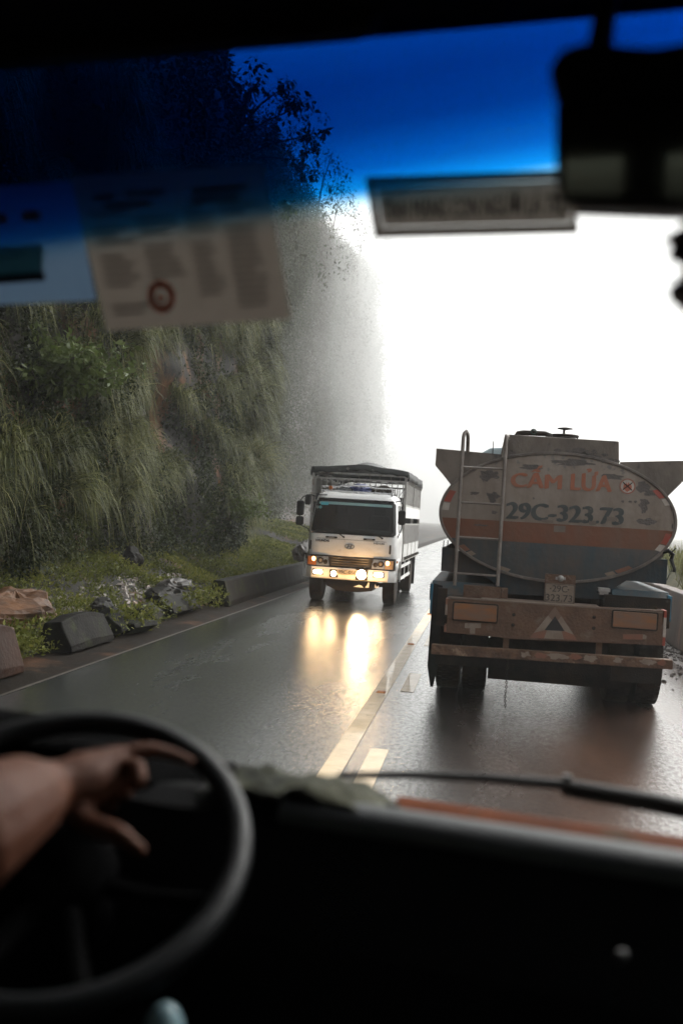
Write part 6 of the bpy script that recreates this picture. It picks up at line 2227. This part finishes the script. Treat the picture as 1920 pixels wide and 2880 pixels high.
# left arm on the wheel
EL, WR, PA = (-0.735, 0.62, 1.50), (-0.648, 1.0, 1.585), (-0.618, 1.045, 1.588)
limb([(-0.89, 0.03, 1.52), (-0.90, 0.36, 1.43), EL], [0.058, 0.05, 0.046])
limb([EL, (-0.632, 0.84, 1.585), (-0.632, 0.93, 1.592), WR], [0.05, 0.066, 0.05, 0.033])
# right arm resting on the thigh
limb([(-0.51, 0.03, 1.52), (-0.46, 0.12, 1.27), (-0.52, 0.38, 1.14)], [0.056, 0.044, 0.03])
limb([(-0.52, 0.38, 1.14), (-0.54, 0.47, 1.14)], [0.032, 0.022])
for i in range(4):
    limb([(-0.555 + 0.018 * i, 0.45, 1.145), (-0.555 + 0.02 * i, 0.50, 1.14), (-0.555 + 0.021 * i, 0.535, 1.12)], [0.010, 0.009, 0.007], 8)
limb([(-0.50, 0.42, 1.15), (-0.475, 0.46, 1.14), (-0.47, 0.49, 1.13)], [0.012, 0.010, 0.008], 8)
# left palm and its five fingers closed toward the rim
limb([WR, PA, (-0.603, 1.068, 1.592)], [0.031, 0.033, 0.026])
limb([(-0.63, 1.04, 1.60), (-0.602, 1.088, 1.611)], [0.022, 0.014])
limb([(-0.635, 1.03, 1.572), (-0.612, 1.062, 1.572)], [0.022, 0.014])
limb([(-0.602, 1.088, 1.611), (-0.573, 1.11, 1.618), (-0.547, 1.12, 1.613), (-0.523, 1.122, 1.607)], [0.0125, 0.0105, 0.009, 0.007], 10)
limb([(-0.594, 1.075, 1.602), (-0.563, 1.062, 1.609), (-0.551, 1.048, 1.598), (-0.566, 1.044, 1.590)], [0.0125, 0.0105, 0.0095, 0.0075], 10)
limb([(-0.602, 1.07, 1.586), (-0.585, 1.078, 1.585), (-0.577, 1.066, 1.574), (-0.592, 1.062, 1.568)], [0.012, 0.010, 0.009, 0.007], 10)
limb([(-0.613, 1.065, 1.571), (-0.603, 1.078, 1.566), (-0.60, 1.07, 1.554), (-0.612, 1.062, 1.55)], [0.011, 0.009, 0.008, 0.0065], 10)
limb([(-0.632, 1.02, 1.565), (-0.592, 1.012, 1.549), (-0.550, 1.002, 1.549), (-0.520, 1.0, 1.536)], [0.019, 0.0145, 0.012, 0.008], 10)
skin = pm('warm_brown_skin', (0.095, 0.033, 0.015), (0.068, 0.022, 0.010), 9, 0.6, bump=0.25, bscale=150, spec=0.2)
per = top('person', body, skin, 'driver reaching one bare forearm and hand to the steering wheel', 'person', rz=RZ, origin=(-0.70, 0.0, 0.98), fix=True)
md = per.modifiers.new('fuse', 'REMESH')
md.mode = 'VOXEL'
md.voxel_size = 0.005
md.use_smooth_shade = True
ms = per.modifiers.new('relax', 'SMOOTH')
ms.iterations = 3
ms.factor = 0.5
PB = (-0.70, 0.0, 0.98)
def worn(name, mb, m, **kw):
    o = cabchild(name, mb, m, per, PB, **kw)
    md = o.modifiers.new('fuse', 'REMESH')
    md.mode = 'VOXEL'
    md.voxel_size = 0.012
    md.use_smooth_shade = True
    return o
_keep = body
body = MB()
limb([(-0.70, -0.02, 1.06), (-0.70, -0.03, 1.25), (-0.70, 0.0, 1.45), (-0.70, 0.03, 1.57)], [0.165, 0.15, 0.172, 0.10], 20)
for s in (-1, 1):
    limb([(-0.70 + s * 0.06, 0.02, 1.54), (-0.70 + s * 0.18, 0.02, 1.53)], [0.09, 0.078])
limb([(-0.89, 0.03, 1.52), (-0.90, 0.24, 1.46)], [0.078, 0.07])
limb([(-0.51, 0.03, 1.52), (-0.47, 0.10, 1.34)], [0.076, 0.064])
worn('shirt', body, pm('dark_shirt_cloth', (0.03, 0.035, 0.05), (0.04, 0.045, 0.06), 9, 0.85))
body = MB()
limb([(-0.70, -0.02, 1.0), (-0.70, -0.02, 1.08)], [0.17, 0.165], 20)
for s in (-1, 1):
    limb([(-0.70 + s * 0.09, 0.0, 1.0), (-0.70 + s * 0.13, 0.42, 1.05), (-0.70 + s * 0.12, 0.62, 0.78)], [0.105, 0.085, 0.062])
worn('trousers', body, pm('dark_trouser_cloth', (0.02, 0.02, 0.022), (0.03, 0.03, 0.032), 9, 0.9))
b = MB()
b.ball((-0.70, 0.055, 1.865), (0.086, 0.10, 0.095), 20, 14)
cabchild('hair', b, pm('black_hair', (0.008, 0.007, 0.006)), per, PB, smooth=True)
# seats
for (u0, u1) in ((-0.98, -0.42), (-0.28, 0.98)):
    b = MB()
    b.box(u0, u1, -0.30, 0.30, 0.70, 0.90)
    b.hexa([(u0, -0.45, 0.85), (u1, -0.45, 0.85), (u1, -0.25, 0.85), (u0, -0.25, 0.85), (u0, -0.62, 1.6), (u1, -0.62, 1.6), (u1, -0.46, 1.6), (u0, -0.46, 1.6)])
    obj('seat', b, blk, CB, bevel=0.04)
# gear lever
b = MB()
b.tube([(-0.40, 0.80, 0.70), (-0.42, 0.86, 1.0), (-0.445, 0.93, 1.33)], 0.012, 8)
gl_ = obj('gear_lever', b, M['chrome'], CB, smooth=True)
b = MB()
b.ball((-0.447, 0.935, 1.37), (0.022, 0.022, 0.04), 14, 10)
obj('knob', b, pm('pale_blue_knob', (0.25, 0.38, 0.42), (0.2, 0.32, 0.36), 9, 0.2), gl_, smooth=True)

# ------------------------------------------------------------------ the air
hz = MB()
hz.box(-305, 205, -13, 1242, -1.1, 372)
hme = bpy.data.meshes.new('haze')
hme.from_pydata(hz.v, [], hz.f)
m = bpy.data.materials.new('pale_fog')
m.use_nodes = True
m.node_tree.nodes.clear()
pv = m.node_tree.nodes.new('ShaderNodeVolumePrincipled')
pv.inputs['Color'].default_value = (0.985, 0.99, 0.985, 1)
pv.inputs['Density'].default_value = HAZE_DENSITY
pv.inputs['Anisotropy'].default_value = 0.5
mo_ = m.node_tree.nodes.new('ShaderNodeOutputMaterial')
m.node_tree.links.new(pv.outputs[0], mo_.inputs['Volume'])
h = link('haze', hme, m)
h['kind'] = 'stuff'
h['label'] = 'white fog filling the mountain road'
